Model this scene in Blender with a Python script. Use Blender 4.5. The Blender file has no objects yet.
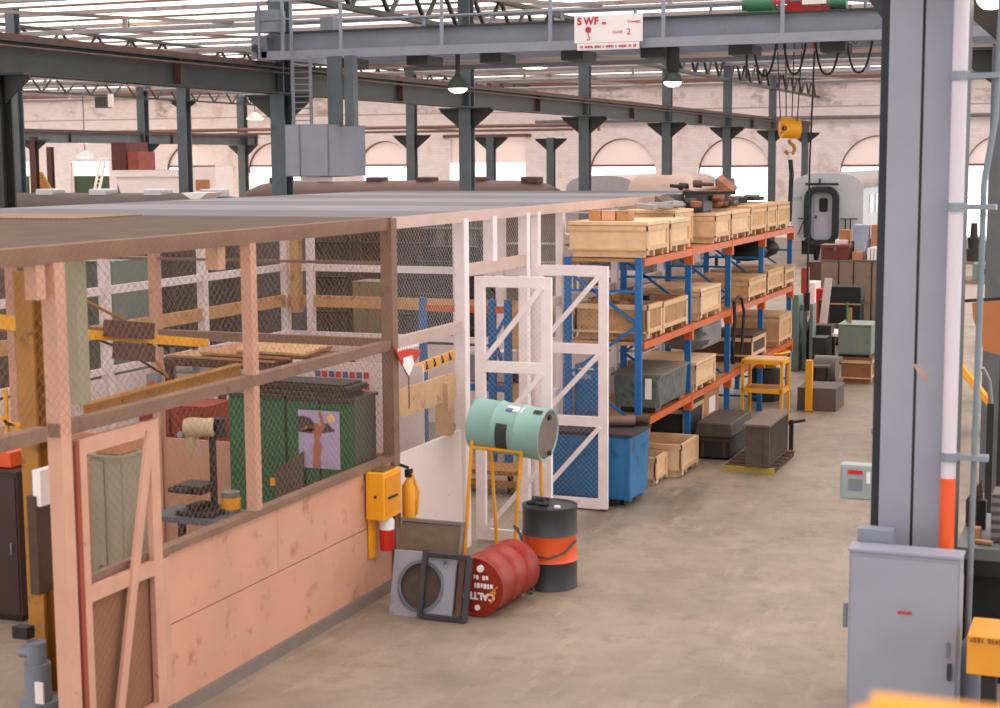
import bpy, math, random
from mathutils import Vector as V, Matrix
SC = bpy.context.scene
COL = SC.collection
rnd = random.Random(7)
# ------------------------------------------------------------------ camera
FPX, YAW, PIT, ROL = 1567.2, .37966, .12292, .00658
cy, sy, cp, sp, cr, sr = math.cos(YAW), math.sin(YAW), math.cos(PIT), math.sin(PIT), math.cos(ROL), math.sin(ROL)
F = V((-sy*cp, cy*cp, -sp)); R0 = V((cy, sy, 0)); D0 = F.cross(R0)
R = R0*cr + D0*sr; D = -R0*sr + D0*cr
EYE = V((0, 0, 4.5))
cd = bpy.data.cameras.new('camera'); cam = bpy.data.objects.new('camera', cd); COL.objects.link(cam)
m = Matrix((R, -D, -F)).transposed().to_4x4(); m.translation = EYE; cam.matrix_world = m
cd.sensor_width = 36; cd.lens = FPX*36/1000; cd.clip_end = 600; cd.clip_start = .05
cd.dof.use_dof = True; cd.dof.focus_distance = 26; cd.dof.aperture_fstop = (cd.lens/1000)/.024
SC.camera = cam
def ray(x, y): return F + R*((x-500)/FPX) + D*((y-354)/FPX)
def aZ(x, y, z=0.):
    d = ray(x, y); return EYE + d*((z-4.5)/d.z)
def aX(x, y, X):
    d = ray(x, y); return EYE + d*(X/d.x)
def aY(x, y, Y):
    d = ray(x, y); return EYE + d*(Y/d.y)
# ------------------------------------------------------------------ materials
def lin(c): return tuple(((v/255+.055)/1.055)**2.4 if v/255 > .04045 else v/255/12.92 for v in c) + (1,)
MATS = {}
def mat(name, rgb, rough=.6, metal=0., var=.12, scale=3., dirt=None, dscale=1.5, dth=.6, bump=0., emit=0.):
    if name in MATS: return MATS[name]
    M = bpy.data.materials.new(name); M.use_nodes = True; nt = M.node_tree; n = nt.nodes; l = nt.links
    b = n['Principled BSDF']; b.inputs['Roughness'].default_value = rough; b.inputs['Metallic'].default_value = metal
    tc = n.new('ShaderNodeTexCoord'); ns = n.new('ShaderNodeTexNoise'); ns.inputs['Scale'].default_value = scale; ns.inputs['Detail'].default_value = 5
    l.new(tc.outputs['Object'], ns.inputs['Vector'])
    rp = n.new('ShaderNodeValToRGB'); c = lin(rgb)
    rp.color_ramp.elements[0].position = .3; rp.color_ramp.elements[1].position = .7
    rp.color_ramp.elements[0].color = tuple(v*(1-var) for v in c[:3])+(1,)
    rp.color_ramp.elements[1].color = tuple(min(1, v*(1+var)) for v in c[:3])+(1,)
    l.new(ns.outputs['Fac'], rp.inputs['Fac']); out = rp.outputs['Color']
    if dirt:
        n2 = n.new('ShaderNodeTexNoise'); n2.inputs['Scale'].default_value = dscale; n2.inputs['Detail'].default_value = 8; n2.inputs['Roughness'].default_value = .65
        l.new(tc.outputs['Object'], n2.inputs['Vector'])
        r2 = n.new('ShaderNodeValToRGB'); r2.color_ramp.elements[0].position = dth-.04; r2.color_ramp.elements[1].position = dth+.06
        l.new(n2.outputs['Fac'], r2.inputs['Fac'])
        mx = n.new('ShaderNodeMix'); mx.data_type = 'RGBA'; l.new(r2.outputs['Color'], mx.inputs[0]); l.new(out, mx.inputs[6]); mx.inputs[7].default_value = lin(dirt)
        out = mx.outputs[2]
    l.new(out, b.inputs['Base Color'])
    if bump:
        bp = n.new('ShaderNodeBump'); bp.inputs['Strength'].default_value = bump; l.new(ns.outputs['Fac'], bp.inputs['Height']); l.new(bp.outputs['Normal'], b.inputs['Normal'])
    if emit:
        b.inputs['Emission Color'].default_value = c; b.inputs['Emission Strength'].default_value = emit
    MATS[name] = M; return M
# ------------------------------------------------------------------ mesh building
class MB:
    def __init__(s): s.v = []; s.f = []
    def box(s, a, b):
        x0, y0, z0 = a; x1, y1, z1 = b; i = len(s.v)
        if x0 > x1: x0, x1 = x1, x0
        if y0 > y1: y0, y1 = y1, y0
        if z0 > z1: z0, z1 = z1, z0
        s.v += [(x0,y0,z0),(x1,y0,z0),(x1,y1,z0),(x0,y1,z0),(x0,y0,z1),(x1,y0,z1),(x1,y1,z1),(x0,y1,z1)]
        s.f += [(i+3,i+2,i+1,i),(i+4,i+5,i+6,i+7),(i,i+1,i+5,i+4),(i+1,i+2,i+6,i+5),(i+2,i+3,i+7,i+6),(i+3,i,i+4,i+7)]
        return s
    def hexa(s, p):
        i = len(s.v); s.v += [tuple(q) for q in p]
        s.f += [(i+3,i+2,i+1,i),(i+4,i+5,i+6,i+7),(i,i+1,i+5,i+4),(i+1,i+2,i+6,i+5),(i+2,i+3,i+7,i+6),(i+3,i,i+4,i+7)]
        return s
    def bar(s, p, q, w, h=None, up=(0,0,1)):
        h = h or w; p = V(p); q = V(q); d = (q-p)
        if d.length < 1e-6: return s
        d.normalize(); u = V(up)
        if abs(d.dot(u)) > .99: u = V((0,1,0))
        a = d.cross(u).normalized()*w/2; b = a.cross(d).normalized()*h/2
        return s.hexa([p-a-b, q-a-b, q+a-b, p+a-b, p-a+b, q-a+b, q+a+b, p+a+b])
    def cyl(s, p, q, r, n=12, r2=None, cap=True):
        r2 = r if r2 is None else r2; p = V(p); q = V(q); d = (q-p).normalized()
        u = V((0,0,1)) if abs(d.z) < .9 else V((0,1,0))
        a = d.cross(u).normalized(); b = d.cross(a); i = len(s.v)
        for c, rr in ((p, r), (q, r2)):
            for k in range(n):
                t = 2*math.pi*k/n; s.v.append(tuple(c+a*math.cos(t)*rr+b*math.sin(t)*rr))
        for k in range(n): j = (k+1) % n; s.f.append((i+k, i+n+k, i+n+j, i+j))
        if cap: s.f.append(tuple(i+k for k in range(n))); s.f.append(tuple(i+n+k for k in range(n-1,-1,-1)))
        return s
    def tube(s, pts, r, n=6):
        for a, b in zip(pts, pts[1:]): s.cyl(a, b, r, n)
        return s
    def lathe(s, o, ax, prof, n=24):       # prof: list of (t along axis, radius)
        o = V(o); d = V(ax).normalized(); u = V((0,0,1)) if abs(d.z) < .9 else V((0,1,0))
        a = d.cross(u).normalized(); b = d.cross(a); i = len(s.v); m_ = len(prof)
        for t, r in prof:
            for k in range(n):
                g = 2*math.pi*k/n; s.v.append(tuple(o+d*t+a*math.cos(g)*max(r,1e-4)+b*math.sin(g)*max(r,1e-4)))
        for q in range(m_-1):
            for k in range(n): j = (k+1) % n; s.f.append((i+q*n+k, i+(q+1)*n+k, i+(q+1)*n+j, i+q*n+j))
        return s
    def prism(s, pts, ext):                # polygon pts (3d), extruded by ext
        i = len(s.v); n = len(pts); e = V(ext); s.v += [tuple(p) for p in pts] + [tuple(V(p)+e) for p in pts]
        s.f += [tuple(range(i+n-1, i-1, -1)), tuple(range(i+n, i+2*n))]
        for k in range(n): j = (k+1) % n; s.f.append((i+k, i+j, i+n+j, i+n+k))
        return s
    def quad(s, *p):
        i = len(s.v); s.v += [tuple(q) for q in p]; s.f.append(tuple(range(i, i+len(p)))); return s
    def ibeam(s, p, q, w, h, tf=.03, tw=.02, up=(0,0,1)):   # p,q at the section centre
        p = V(p); q = V(q); u = V(up).normalized()
        s.bar(p+u*(h/2-tf/2), q+u*(h/2-tf/2), w, tf, up); s.bar(p-u*(h/2-tf/2), q-u*(h/2-tf/2), w, tf, up)
        s.bar(p, q, tw, h-2*tf, up); return s
    def wire(s, o, U, W, w, h, pitch, r):   # crossed diagonal wires clipped to the panel
        o = V(o); U = V(U).normalized(); W = V(W).normalized(); N = U.cross(W)
        def seg(a, b, off):
            p = o+U*a[0]+W*a[1]+N*off; q = o+U*b[0]+W*b[1]+N*off
            if (q-p).length < .02: return
            d = (q-p).normalized(); e1 = d.cross(N)*r; e2 = N*r; i = len(s.v)
            s.v.extend(tuple(x) for x in (p+e1, p-e1*.5+e2*.87, p-e1*.5-e2*.87, q+e1, q-e1*.5+e2*.87, q-e1*.5-e2*.87))
            s.f.extend(((i,i+1,i+4,i+3),(i+1,i+2,i+5,i+4),(i+2,i,i+3,i+5)))
        c = -h
        while c < w:
            a0 = max(0, c); b0 = a0-c; a1 = min(w, c+h); b1 = a1-c
            seg((a0, b0), (a1, b1), r); seg((a0, h-b0), (a1, h-b1), -r); c += pitch
        return s
    def build(s, name, material, parent=None, smooth=False, bevel=0.):
        off = V((0,0,0)); p = parent
        while p: off += p.location; p = p.parent
        me = bpy.data.meshes.new(name)
        if parent is None and s.v:            # origin at the base centre
            xs = [v[0] for v in s.v]; ys = [v[1] for v in s.v]; zs = [v[2] for v in s.v]
            off = V(((min(xs)+max(xs))/2, (min(ys)+max(ys))/2, min(zs)))
        me.from_pydata([(v[0]-off.x, v[1]-off.y, v[2]-off.z) for v in s.v], [], s.f); me.update()
        o = bpy.data.objects.new(name, me); COL.objects.link(o)
        if parent: o.parent = parent
        else: o.location = off
        me.materials.append(material)
        if smooth:
            for pl in me.polygons: pl.use_smooth = True
            md = o.modifiers.new('edge', 'EDGE_SPLIT'); md.split_angle = math.radians(40)
        if bevel:
            md = o.modifiers.new('bevel', 'BEVEL'); md.width = bevel; md.segments = 2; md.limit_method = 'ANGLE'
        return o
def B(a, b): return MB().box(a, b)
def thing(name, loc, label, cat, group=None):
    o = bpy.data.objects.new(name, None); COL.objects.link(o); o.location = loc; o.empty_display_size = .1
    o['label'] = label; o['category'] = cat
    if group: o['group'] = group
    return o
def tag(o, label, cat, group=None):
    o['label'] = label; o['category'] = cat
    if group: o['group'] = group
    return o
def struct(o): o['kind'] = 'structure'; return o
def dup(o, loc, label=None, parent=None):
    c = o.copy(); COL.objects.link(c)
    if parent: c.parent = parent
    else:
        c.location = loc
        if label: c['label'] = label
    for ch in list(o.children): dup(ch, None, None, c)
    return c
def text(s, name, pos, right, up, size, material, parent, bold=0., depth=.004, align='LEFT'):
    cu = bpy.data.curves.new(name, 'FONT'); cu.body = s; cu.size = size; cu.extrude = depth/2; cu.offset = bold; cu.align_x = align
    t = bpy.data.objects.new(name+'_tmp', cu); COL.objects.link(t)
    dg = bpy.context.evaluated_depsgraph_get(); dg.update()
    me = bpy.data.meshes.new_from_object(t.evaluated_get(dg)); bpy.data.objects.remove(t)
    r = V(right).normalized(); u = V(up).normalized(); n = r.cross(u); off = V((0,0,0)); p = parent
    while p: off += p.location; p = p.parent
    me.transform(Matrix.Translation(V(pos)-off) @ Matrix((r, u, n)).transposed().to_4x4())
    o = bpy.data.objects.new(name, me); COL.objects.link(o); o.parent = parent
    me.materials.clear(); me.materials.append(material); return o
def marks(pat, name, pos, right, up, h, material, parent):     # lettering too small to read: each stroke group a little block
    p = V(pos); r = V(right).normalized(); u = V(up).normalized(); n_ = r.cross(u); mb = MB(); x = 0.; k = 0
    for ch in pat:
        if ch == ' ': x += h*.7; continue
        w = h*(.62 if ch == 'o' else .4); a = p+r*x; hh = h*(1 if k % 3 else .86)
        mb.hexa([a, a+r*w, a+r*w+n_*.003, a+n_*.003, a+u*hh, a+r*w+u*hh, a+r*w+u*hh+n_*.003, a+u*hh+n_*.003]); x += w+h*.2; k += 1
    return mb.build(name, material, parent)
def ell(mb, c, rx, ry, rz, n=10, m_=6):
    i = len(mb.v)
    for a in range(m_+1):
        ph = math.pi*a/m_
        for k in range(n):
            t = 2*math.pi*k/n; mb.v.append((c[0]+rx*math.sin(ph)*math.cos(t), c[1]+ry*math.sin(ph)*math.sin(t), c[2]+rz*math.cos(ph)))
    for a in range(m_):
        for k in range(n): j = (k+1) % n; mb.f.append((i+a*n+k, i+(a+1)*n+k, i+(a+1)*n+j, i+a*n+j))
    return mb
# ------------------------------------------------------------------ palette
GREY = mat('grey_paint', (128,134,146), .5, 0, .08, 2, (105,95,85), 3, .66)
DGREY = mat('dark_grey_paint', (50,53,51), .55, 0, .15, 2, (70,52,40), 2.2, .62)
COLM = mat('column_paint', (92,102,108), .5, 0, .12, 2, (80,74,70), 3, .64)
NEARG = mat('near_column_paint', (150,153,168), .45, 0, .05, 2, (125,118,115), 3, .72)
RUST = mat('rust', (92,66,56), .8, 0, .25, 4)
PINK = mat('salmon_paint', (204,156,132), .6, 0, .08, 3, (160,105,80), 5, .68)
PINKB = mat('salmon_board', (206,154,128), .6, 0, .07, 1.6, (176,124,96), 3.5, .62)
BROWNP = mat('brown_pink_paint', (134,104,86), .6, 0, .12, 3, (110,80,62), 5, .62)
WHITE = mat('white_paint', (244,232,232), .5, 0, .05, 3, (190,165,150), 5, .7)
WHB = mat('white_board', (234,218,214), .6, 0, .04, 1.5, (196,170,162), 3, .68)
WOOD = mat('pale_plywood', (230,194,152), .65, 0, .1, 6, (196,150,110), 9, .68)
WOOD2 = mat('warm_plywood', (206,162,112), .65, 0, .12, 6, (160,112,74), 9, .6)
WOOD3 = mat('dull_plywood', (178,136,92), .7, 0, .14, 6, (130,92,60), 9, .6)
TRIM = mat('crate_batten', (218,180,138), .65, 0, .1, 8)
DWOOD = mat('dark_timber', (80,58,44), .75, 0, .2, 8)
BLUE = mat('blue_paint', (18,106,172), .45, 0, .1, 3)
ORANGE = mat('orange_paint', (208,98,40), .45, 0, .1, 3, (150,80,50), 5, .66)
YEL = mat('yellow_paint', (240,168,28), .45, 0, .08, 3, (180,110,30), 5, .7)
YELD = mat('worn_yellow', (168,116,44), .6, 0, .15, 3, (110,72,40), 4, .6)
BLACK = mat('black_rubber', (24,24,28), .6, 0, .2, 5)
CHAR = mat('charcoal_paint', (52,55,60), .45, 0, .1, 3)
WIRE = mat('galvanised_wire', (196,190,188), .5, .2, .08, 3)
WIREP = mat('pinkish_wire', (146,116,96), .55, 0, .08, 3)
WIREB = mat('browned_wire', (92,78,62), .6, 0, .15, 3)
WIREG = mat('roof_wire', (112,112,116), .5, .1, .1, .6)
GREEN = mat('green_paint', (20,88,50), .45, 0, .12, 2, (60,60,40), 3, .66)
TEAL = mat('teal_paint', (140,184,176), .4, 0, .06, 2, (160,150,120), 4, .68)
REDD = mat('oxide_red_paint', (148,38,20), .4, 0, .12, 2, (90,34,26), 4, .64)
ORB = mat('drum_orange', (232,92,40), .4, 0, .06, 3)
RED = mat('red_paint', (206,40,30), .45, 0, .08, 3)
REDT = mat('red_lettering', (206,52,66), .5, 0, .05, 3)
WHT = mat('white_lettering', (248,240,238), .5, 0, .02, 3)
STEEL = mat('bare_steel', (140,142,144), .35, .6, .12, 4)
DMETAL = mat('oily_metal', (40,37,36), .5, .2, .3, 6)
BROWN = mat('brown_board', (138,120,104), .75, 0, .06, 2, (122,104,90), 2, .6)
KHAKI = mat('khaki_paint', (140,132,104), .6, 0, .08, 2)
LGREEN = mat('machine_green', (118,138,130), .5, 0, .08, 2, (90,95,85), 3, .64)
DMACH = mat('dark_machine', (48,48,46), .6, 0, .2, 2, (74,58,42), 2, .64)
CARD = mat('cardboard', (186,132,92), .8, 0, .08, 4)
CREAM = mat('cream_paint', (158,152,128), .6, 0, .08, 2)
SILV = mat('train_silver', (196,200,208), .4, .1, .05, 1, (160,160,165), 1.2, .66)
ROOFB = mat('brown_roof', (88,66,58), .7, 0, .12, 1.5)
# ================================================================== SETTING
YW = 93.
# floor material: concrete with slabs, stains and painted lines
fm = bpy.data.materials.new('workshop_concrete'); fm.use_nodes = True; nt = fm.node_tree; n = nt.nodes; l = nt.links
bs = n['Principled BSDF']; bs.inputs['Roughness'].default_value = .55
tc = n.new('ShaderNodeTexCoord'); sx = n.new('ShaderNodeSeparateXYZ'); l.new(tc.outputs['Object'], sx.inputs[0])
def noise(sc, det=6, ro=.6, st=(1,1,1)):
    mp = n.new('ShaderNodeMapping'); mp.inputs['Scale'].default_value = st; l.new(tc.outputs['Object'], mp.inputs[0])
    q = n.new('ShaderNodeTexNoise'); q.inputs['Scale'].default_value = sc; q.inputs['Detail'].default_value = det; q.inputs['Roughness'].default_value = ro
    l.new(mp.outputs[0], q.inputs['Vector']); return q.outputs['Fac']
def ramp(src, a, b, c0=(0,0,0,1), c1=(1,1,1,1)):
    q = n.new('ShaderNodeValToRGB'); q.color_ramp.elements[0].position = a; q.color_ramp.elements[1].position = b
    q.color_ramp.elements[0].color = c0; q.color_ramp.elements[1].color = c1; l.new(src, q.inputs['Fac']); return q.outputs['Color']
def mix(f, a, b):
    q = n.new('ShaderNodeMix'); q.data_type = 'RGBA'
    (l.new(f, q.inputs[0]) if not isinstance(f, float) else setattr(q.inputs[0], 'default_value', f))
    for k, v in ((6, a), (7, b)):
        if isinstance(v, tuple): q.inputs[k].default_value = v
        else: l.new(v, q.inputs[k])
    return q.outputs[2]
def mth(op, a, b=None, c=None):
    q = n.new('ShaderNodeMath'); q.operation = op
    for k, v in enumerate((a, b, c)):
        if v is None: continue
        if isinstance(v, (int, float)): q.inputs[k].default_value = v
        else: l.new(v, q.inputs[k])
    return q.outputs[0]
X_, Y_ = sx.outputs[0], sx.outputs[1]
col = ramp(noise(.45, 8, .7), .3, .7, lin((122,110,96)), lin((168,154,136)))
col = mix(ramp(noise(3.2, 8, .75), .5, .8), col, lin((112,102,84)))
col = mix(ramp(noise(.22, 8, .65, (1.5,.5,1)), .54, .66), col, lin((102,92,78)))
col = mix(ramp(noise(2.2, 6, .7, (2,.4,1)), .56, .85), col, lin((178,165,148)))
def band(src, c, w): return mth('LESS_THAN', mth('ABSOLUTE', mth('SUBTRACT', src, c)), w)
wear = ramp(noise(5, 5, .7), .42, .56)
yl = mth('MULTIPLY', mth('MULTIPLY', band(X_, -4.45, .07), wear), mth('GREATER_THAN', Y_, 19.))
col = mix(mth('MULTIPLY', yl, .9), col, lin((190,140,60)))
wl = mth('MULTIPLY', mth('MULTIPLY', band(X_, -2.75, .05), wear), mth('LESS_THAN', Y_, 21.))
col = mix(mth('MULTIPLY', wl, .8), col, lin((214,200,184)))
for c in (7., 13., 19.4, 26., 33.):
    col = mix(mth('MULTIPLY', band(Y_, c, .02), .5), col, lin((90,78,70)))
col = mix(mth('MULTIPLY', band(X_, -5.0, .012), .4), col, lin((96,84,76)))
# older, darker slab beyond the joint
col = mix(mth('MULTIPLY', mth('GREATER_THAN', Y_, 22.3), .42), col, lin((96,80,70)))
col = mix(mth('MULTIPLY', mth('GREATER_THAN', Y_, 46.), .85), col, lin((222,214,206)))  # far floor lightened to bounce light onto the far wall
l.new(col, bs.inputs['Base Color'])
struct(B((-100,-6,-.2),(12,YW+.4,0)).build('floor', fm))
yard = mat('sunlit_yard', (235,230,222), .9, 0, .04, .2)
o = struct(B((-160,YW+.4,-.25),(60,YW+120,-.05)).build('ground_outside', yard))
# far wall with arched openings
wallm = bpy.data.materials.new('whitewashed_brick'); wallm.use_nodes = True; nt = wallm.node_tree; n = nt.nodes; l = nt.links
bs = n['Principled BSDF']; bs.inputs['Roughness'].default_value = .85
tc = n.new('ShaderNodeTexCoord'); sx = n.new('ShaderNodeSeparateXYZ'); l.new(tc.outputs['Object'], sx.inputs[0])
cb = n.new('ShaderNodeCombineXYZ'); l.new(sx.outputs[0], cb.inputs[0]); l.new(sx.outputs[2], cb.inputs[1])
bk = n.new('ShaderNodeTexBrick'); bk.inputs['Scale'].default_value = 1; bk.inputs['Brick Width'].default_value = .46; bk.inputs['Row Height'].default_value = .17; bk.inputs['Mortar Size'].default_value = .015
bk.inputs['Color1'].default_value = lin((250,242,240)); bk.inputs['Color2'].default_value = lin((242,230,228)); bk.inputs['Mortar'].default_value = lin((238,228,225)); l.new(cb.outputs[0], bk.inputs[0])
col = mix(ramp(noise(.35, 8, .7), .58, .66), bk.outputs['Color'], lin((226,206,198)))
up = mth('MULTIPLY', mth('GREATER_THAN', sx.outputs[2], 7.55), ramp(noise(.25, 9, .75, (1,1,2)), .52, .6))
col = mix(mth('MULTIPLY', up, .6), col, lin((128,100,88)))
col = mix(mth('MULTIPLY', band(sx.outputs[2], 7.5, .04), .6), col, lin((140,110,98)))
l.new(col, bs.inputs['Base Color'])
ARCH = [(-62,-57.9),(-55.5,-51.4),(-47.2,-43.1),(-31.1,-26.8),(-24.2,-19.75),(-15.7,-11.25),(-8.7,-4.3)]
RECT = [(-40.5,-35.3),(-77.5,-73.5),(-70.,-66.6)]
TH, TOP = .6, 9.0
w = MB(); x = -100.
holes = sorted([(a, b, 'a') for a, b in ARCH] + [(a, b, 'r') for a, b in RECT])
for a, b, k in holes:
    w.box((x,YW,0),(a,YW+TH,TOP)); x = b
    if k == 'r': w.box((a,YW,4.6 if a < -60 else 6.0),(b,YW+TH,TOP)); continue
    cxx, r = (a+b)/2, (b-a)/2; zc = 5.8-r; N = 24
    zf = lambda q: zc + math.sqrt(max(0, r*r-(q-cxx)**2))
    for i in range(N):
        q0 = cxx - r*math.cos(math.pi*i/N); q1 = cxx - r*math.cos(math.pi*(i+1)/N)
        w.hexa([(q0,YW,zf(q0)),(q1,YW,zf(q1)),(q1,YW+TH,zf(q1)),(q0,YW+TH,zf(q0)),(q0,YW,TOP),(q1,YW,TOP),(q1,YW+TH,TOP),(q0,YW+TH,TOP)])
w.box((x,YW,0),(12,YW+TH,TOP))
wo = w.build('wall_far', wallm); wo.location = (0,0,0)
for v_, q in zip(wo.data.vertices, w.v): v_.co = q
struct(wo)
lun = bpy.data.materials.new('lunette_glass'); lun.use_nodes = True; nt = lun.node_tree; n = nt.nodes; l = nt.links
n.remove(n['Principled BSDF']); tr = n.new('ShaderNodeBsdfTranslucent'); df = n.new('ShaderNodeBsdfDiffuse'); ms = n.new('ShaderNodeMixShader'); ms.inputs[0].default_value = .6
tr.inputs[0].default_value = lin((242,230,226)); df.inputs[0].default_value = lin((246,238,236)); l.new(tr.outputs[0], ms.inputs[1]); l.new(df.outputs[0], ms.inputs[2]); l.new(ms.outputs[0], n['Material Output'].inputs[0])
lunf = mat('lunette_frame', (120,84,74), .7, 0, .1, 2)
wi = 1
for a, b in ARCH:
    cxx, r = (a+b)/2, (b-a)/2; zc = 5.8-r
    W = bpy.data.objects.new('window_%d' % wi, None); COL.objects.link(W); W.location = (cxx, YW+.35, zc); W['kind'] = 'structure'; wi += 1
    pts = [(cxx-r*math.cos(math.pi*i/20), YW+.35, zc+.5+(r-.5)*math.sin(math.pi*i/20)) for i in range(21)]
    MB().prism(pts, (0,.05,0)).build('tympanum', lun, W)
    fr = MB().bar((a,YW+.28,zc+.48),(b,YW+.28,zc+.48),.1,.12)
    for i in range(20):
        q0 = (cxx-r*math.cos(math.pi*i/20), YW+.3, zc+r*math.sin(math.pi*i/20)); q1 = (cxx-r*math.cos(math.pi*(i+1)/20), YW+.3, zc+r*math.sin(math.pi*(i+1)/20))
        fr.bar(q0, q1, .12, .12)
    fr.build('window_frame', lunf, W)
    g = MB()
    if a > -12: 
        for q in (.33,.66): g.bar((a+(b-a)*q,YW+.4,.1),(a+(b-a)*q,YW+.4,zc+.3),.06)
        for z in (1.2,2.2): g.bar((a,YW+.4,z),(b,YW+.4,z),.06)
        g.build('glazing_bar', mat('pale_bar', (196,176,176)), W)
# roller-door bay with shutter box
W = bpy.data.objects.new('door_1', None); COL.objects.link(W); W.location = (-37.9,YW+.3,0); W['kind'] = 'structure'
B((-40.5,YW+.3,4.35),(-35.3,YW+.36,6.0)).build('shutter', lun, W)
B((-40.9,YW-.15,5.95),(-34.9,YW,6.15)).build('lintel', lunf, W)
grd = mat('green_door', (66,86,58), .6, 0, .1, 2)
for k, (a, b) in enumerate(RECT[1:]):
    W = bpy.data.objects.new('door_%d' % (k+2), None); COL.objects.link(W); W.location = ((a+b)/2,YW+.3,0); W['kind'] = 'structure'
    B((a,YW+.3,0),(b,YW+.4,3.6)).build('door_leaf', grd, W)
    MB().bar((a+.1,YW+.25,0),(a+.1,YW+.25,4.5),.15).bar((b-.1,YW+.25,0),(b-.1,YW+.25,4.5),.15).build('door_frame', WHITE, W)
# wall pipes and pilasters
struct(MB().cyl((-34.5,YW-.3,6.85),(11,YW-.3,6.85),.12,10).build('trim_1', mat('pipe_grey', (120,116,118))))
struct(MB().box((-100,YW-.2,9.0),(12,YW+.6,9.35)).build('trim_2', lunf))
struct(MB().cyl((-60,84,6.45),(-27.5,84,6.45),.1,8).cyl((-60,84,6.2),(-29,84,6.2),.07,8).cyl((-27.5,84,6.45),(-27.5,84,6.1),.1,8)
       .cyl((-59,84,6.45),(-59,YW,6.45),.05,6).cyl((-40,84,6.45),(-40,YW,6.45),.05,6).build('trim_3', mat('pipe_brown', (130,100,88))))
# roof: translucent sheeting strips between opaque ones, on purlins
tm = bpy.data.materials.new('translucent_sheet'); tm.use_nodes = True; nt = tm.node_tree; n = nt.nodes; l = nt.links
n.remove(n['Principled BSDF']); tc = n.new('ShaderNodeTexCoord')
tr = n.new('ShaderNodeBsdfTranslucent'); df = n.new('ShaderNodeBsdfDiffuse'); mxs = n.new('ShaderNodeMixShader'); mxs.inputs[0].default_value = .12
c = ramp(noise(.5, 8, .7, (.3,2,1)), .35, .7, lin((200,188,184)), lin((228,218,214)))
l.new(c, tr.inputs[0]); l.new(c, df.inputs[0]); l.new(tr.outputs[0], mxs.inputs[1]); l.new(df.outputs[0], mxs.inputs[2]); l.new(mxs.outputs[0], n['Material Output'].inputs[0])
opq = mat('roof_sheet', (206,190,182), .8, 0, .2, .7)
ceil = bpy.data.objects.new('ceiling', None); COL.objects.link(ceil); ceil.location = (-44,50,9.3); ceil['kind'] = 'structure'
PUR = mat('purlin_paint', (140,130,126), .6, 0, .15, 1, (92,72,60), 1, .6)
PURL = mat('pale_tube', (172,172,178), .5, 0, .08, 1)
y = -6.; Pb = 4.4
while y < YW+.5:
    y1 = min(y+1.1, YW+.6); y2 = min(y+Pb, YW+.6)
    MB().hexa([(-100,y,9.35),(12,y,9.35),(12,y1,9.75),(-100,y1,9.75),(-100,y,9.39),(12,y,9.39),(12,y1,9.79),(-100,y1,9.79)]).build('roof_sheet', opq, ceil)
    if y2 > y1: MB().quad((-100,y1,9.75),(-100,y2,9.35),(12,y2,9.35),(12,y1,9.75)).build('skylight_sheet', tm, ceil)
    MB().bar((-100,y,9.27),(12,y,9.27),.14,.13).build('purlin', PUR, ceil)
    MB().bar((-100,y+2.2,9.5),(12,y+2.2,9.5),.05,.08).bar((-100,y+3.3,9.38),(12,y+3.3,9.38),.05,.08).build('sheeting_rail', mat('rail_brown',(110,84,72)), ceil)
    y += Pb
for i, yy in enumerate((34.,43.,52.,61.,70.,79.,88.)):
    q = MB().cyl((-100,yy,8.72),(12,yy,8.72),.085,8)
    for xx in range(-96, 10, 6): q.bar((xx,yy,8.72),(xx,yy,9.15),.12)
    q.build('tie_tube', PURL, ceil)
q = MB()
for xx in range(-92, 4, 12):
    for yy in (34.,43.,52.,61.,70.,79.): q.bar((xx,yy,8.8),(xx+6,yy+9,8.8),.09)
q.build('wind_brace', PUR, ceil)

# ================================================================== STRUCTURAL STEEL
def column(X, Y, top, w_, label, brk=0, bz=5.94, m_=COLM, flat=.3, grp=None):
    t = thing('steel_column', (X,Y,0), label, 'column', grp)
    MB().ibeam((X,Y,0),(X,Y,top), w_, w_, .035, .03, up=(0,1,0)).build('shaft', m_, t)
    B((X-w_*.8,Y-w_*.8,0),(X+w_*.8,Y+w_*.8,.03)).build('base_plate', m_, t)
    if brk:
        for s_ in (-1, 1):
            MB().prism([(X+s_*w_/2,Y-.02,bz-brk*.95),(X+s_*w_/2,Y-.02,bz-.04),(X+s_*(w_/2+brk),Y-.02,bz-.04),(X+s_*(w_/2+brk),Y-.02,bz-.1)], (0,.04,0)).box((X+s_*w_/2,Y-.16,bz-.04),(X+s_*(w_/2+brk),Y+.16,bz)).build('bracket', DGREY, t)
    return t
XR = -17.
ys = [aX(x, 150, XR).y for x in (282,467,585,667,727,772,805)]
CL = ['grey column just left of the crane control cabinet', 'grey column right of the glowing lamp under the crane', 'grey column below the left end of the white crane sign',
      'grey column below the green-shaded crane lamp', 'grey column rising behind the scrap heap on the crates', 'grey column just left of the yellow hook block', 'short grey column behind the white railway carriage roof']
for k, (yy, lb) in enumerate(zip(ys, CL)):
    column(XR, yy, 9.1 if k < 6 else 5.94, .34, lb, .62)
column(XR, ys[0]-9.2, 5.94, .34, 'dark column at the left edge of the frame under the big girder', .5, m_=DGREY)
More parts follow.
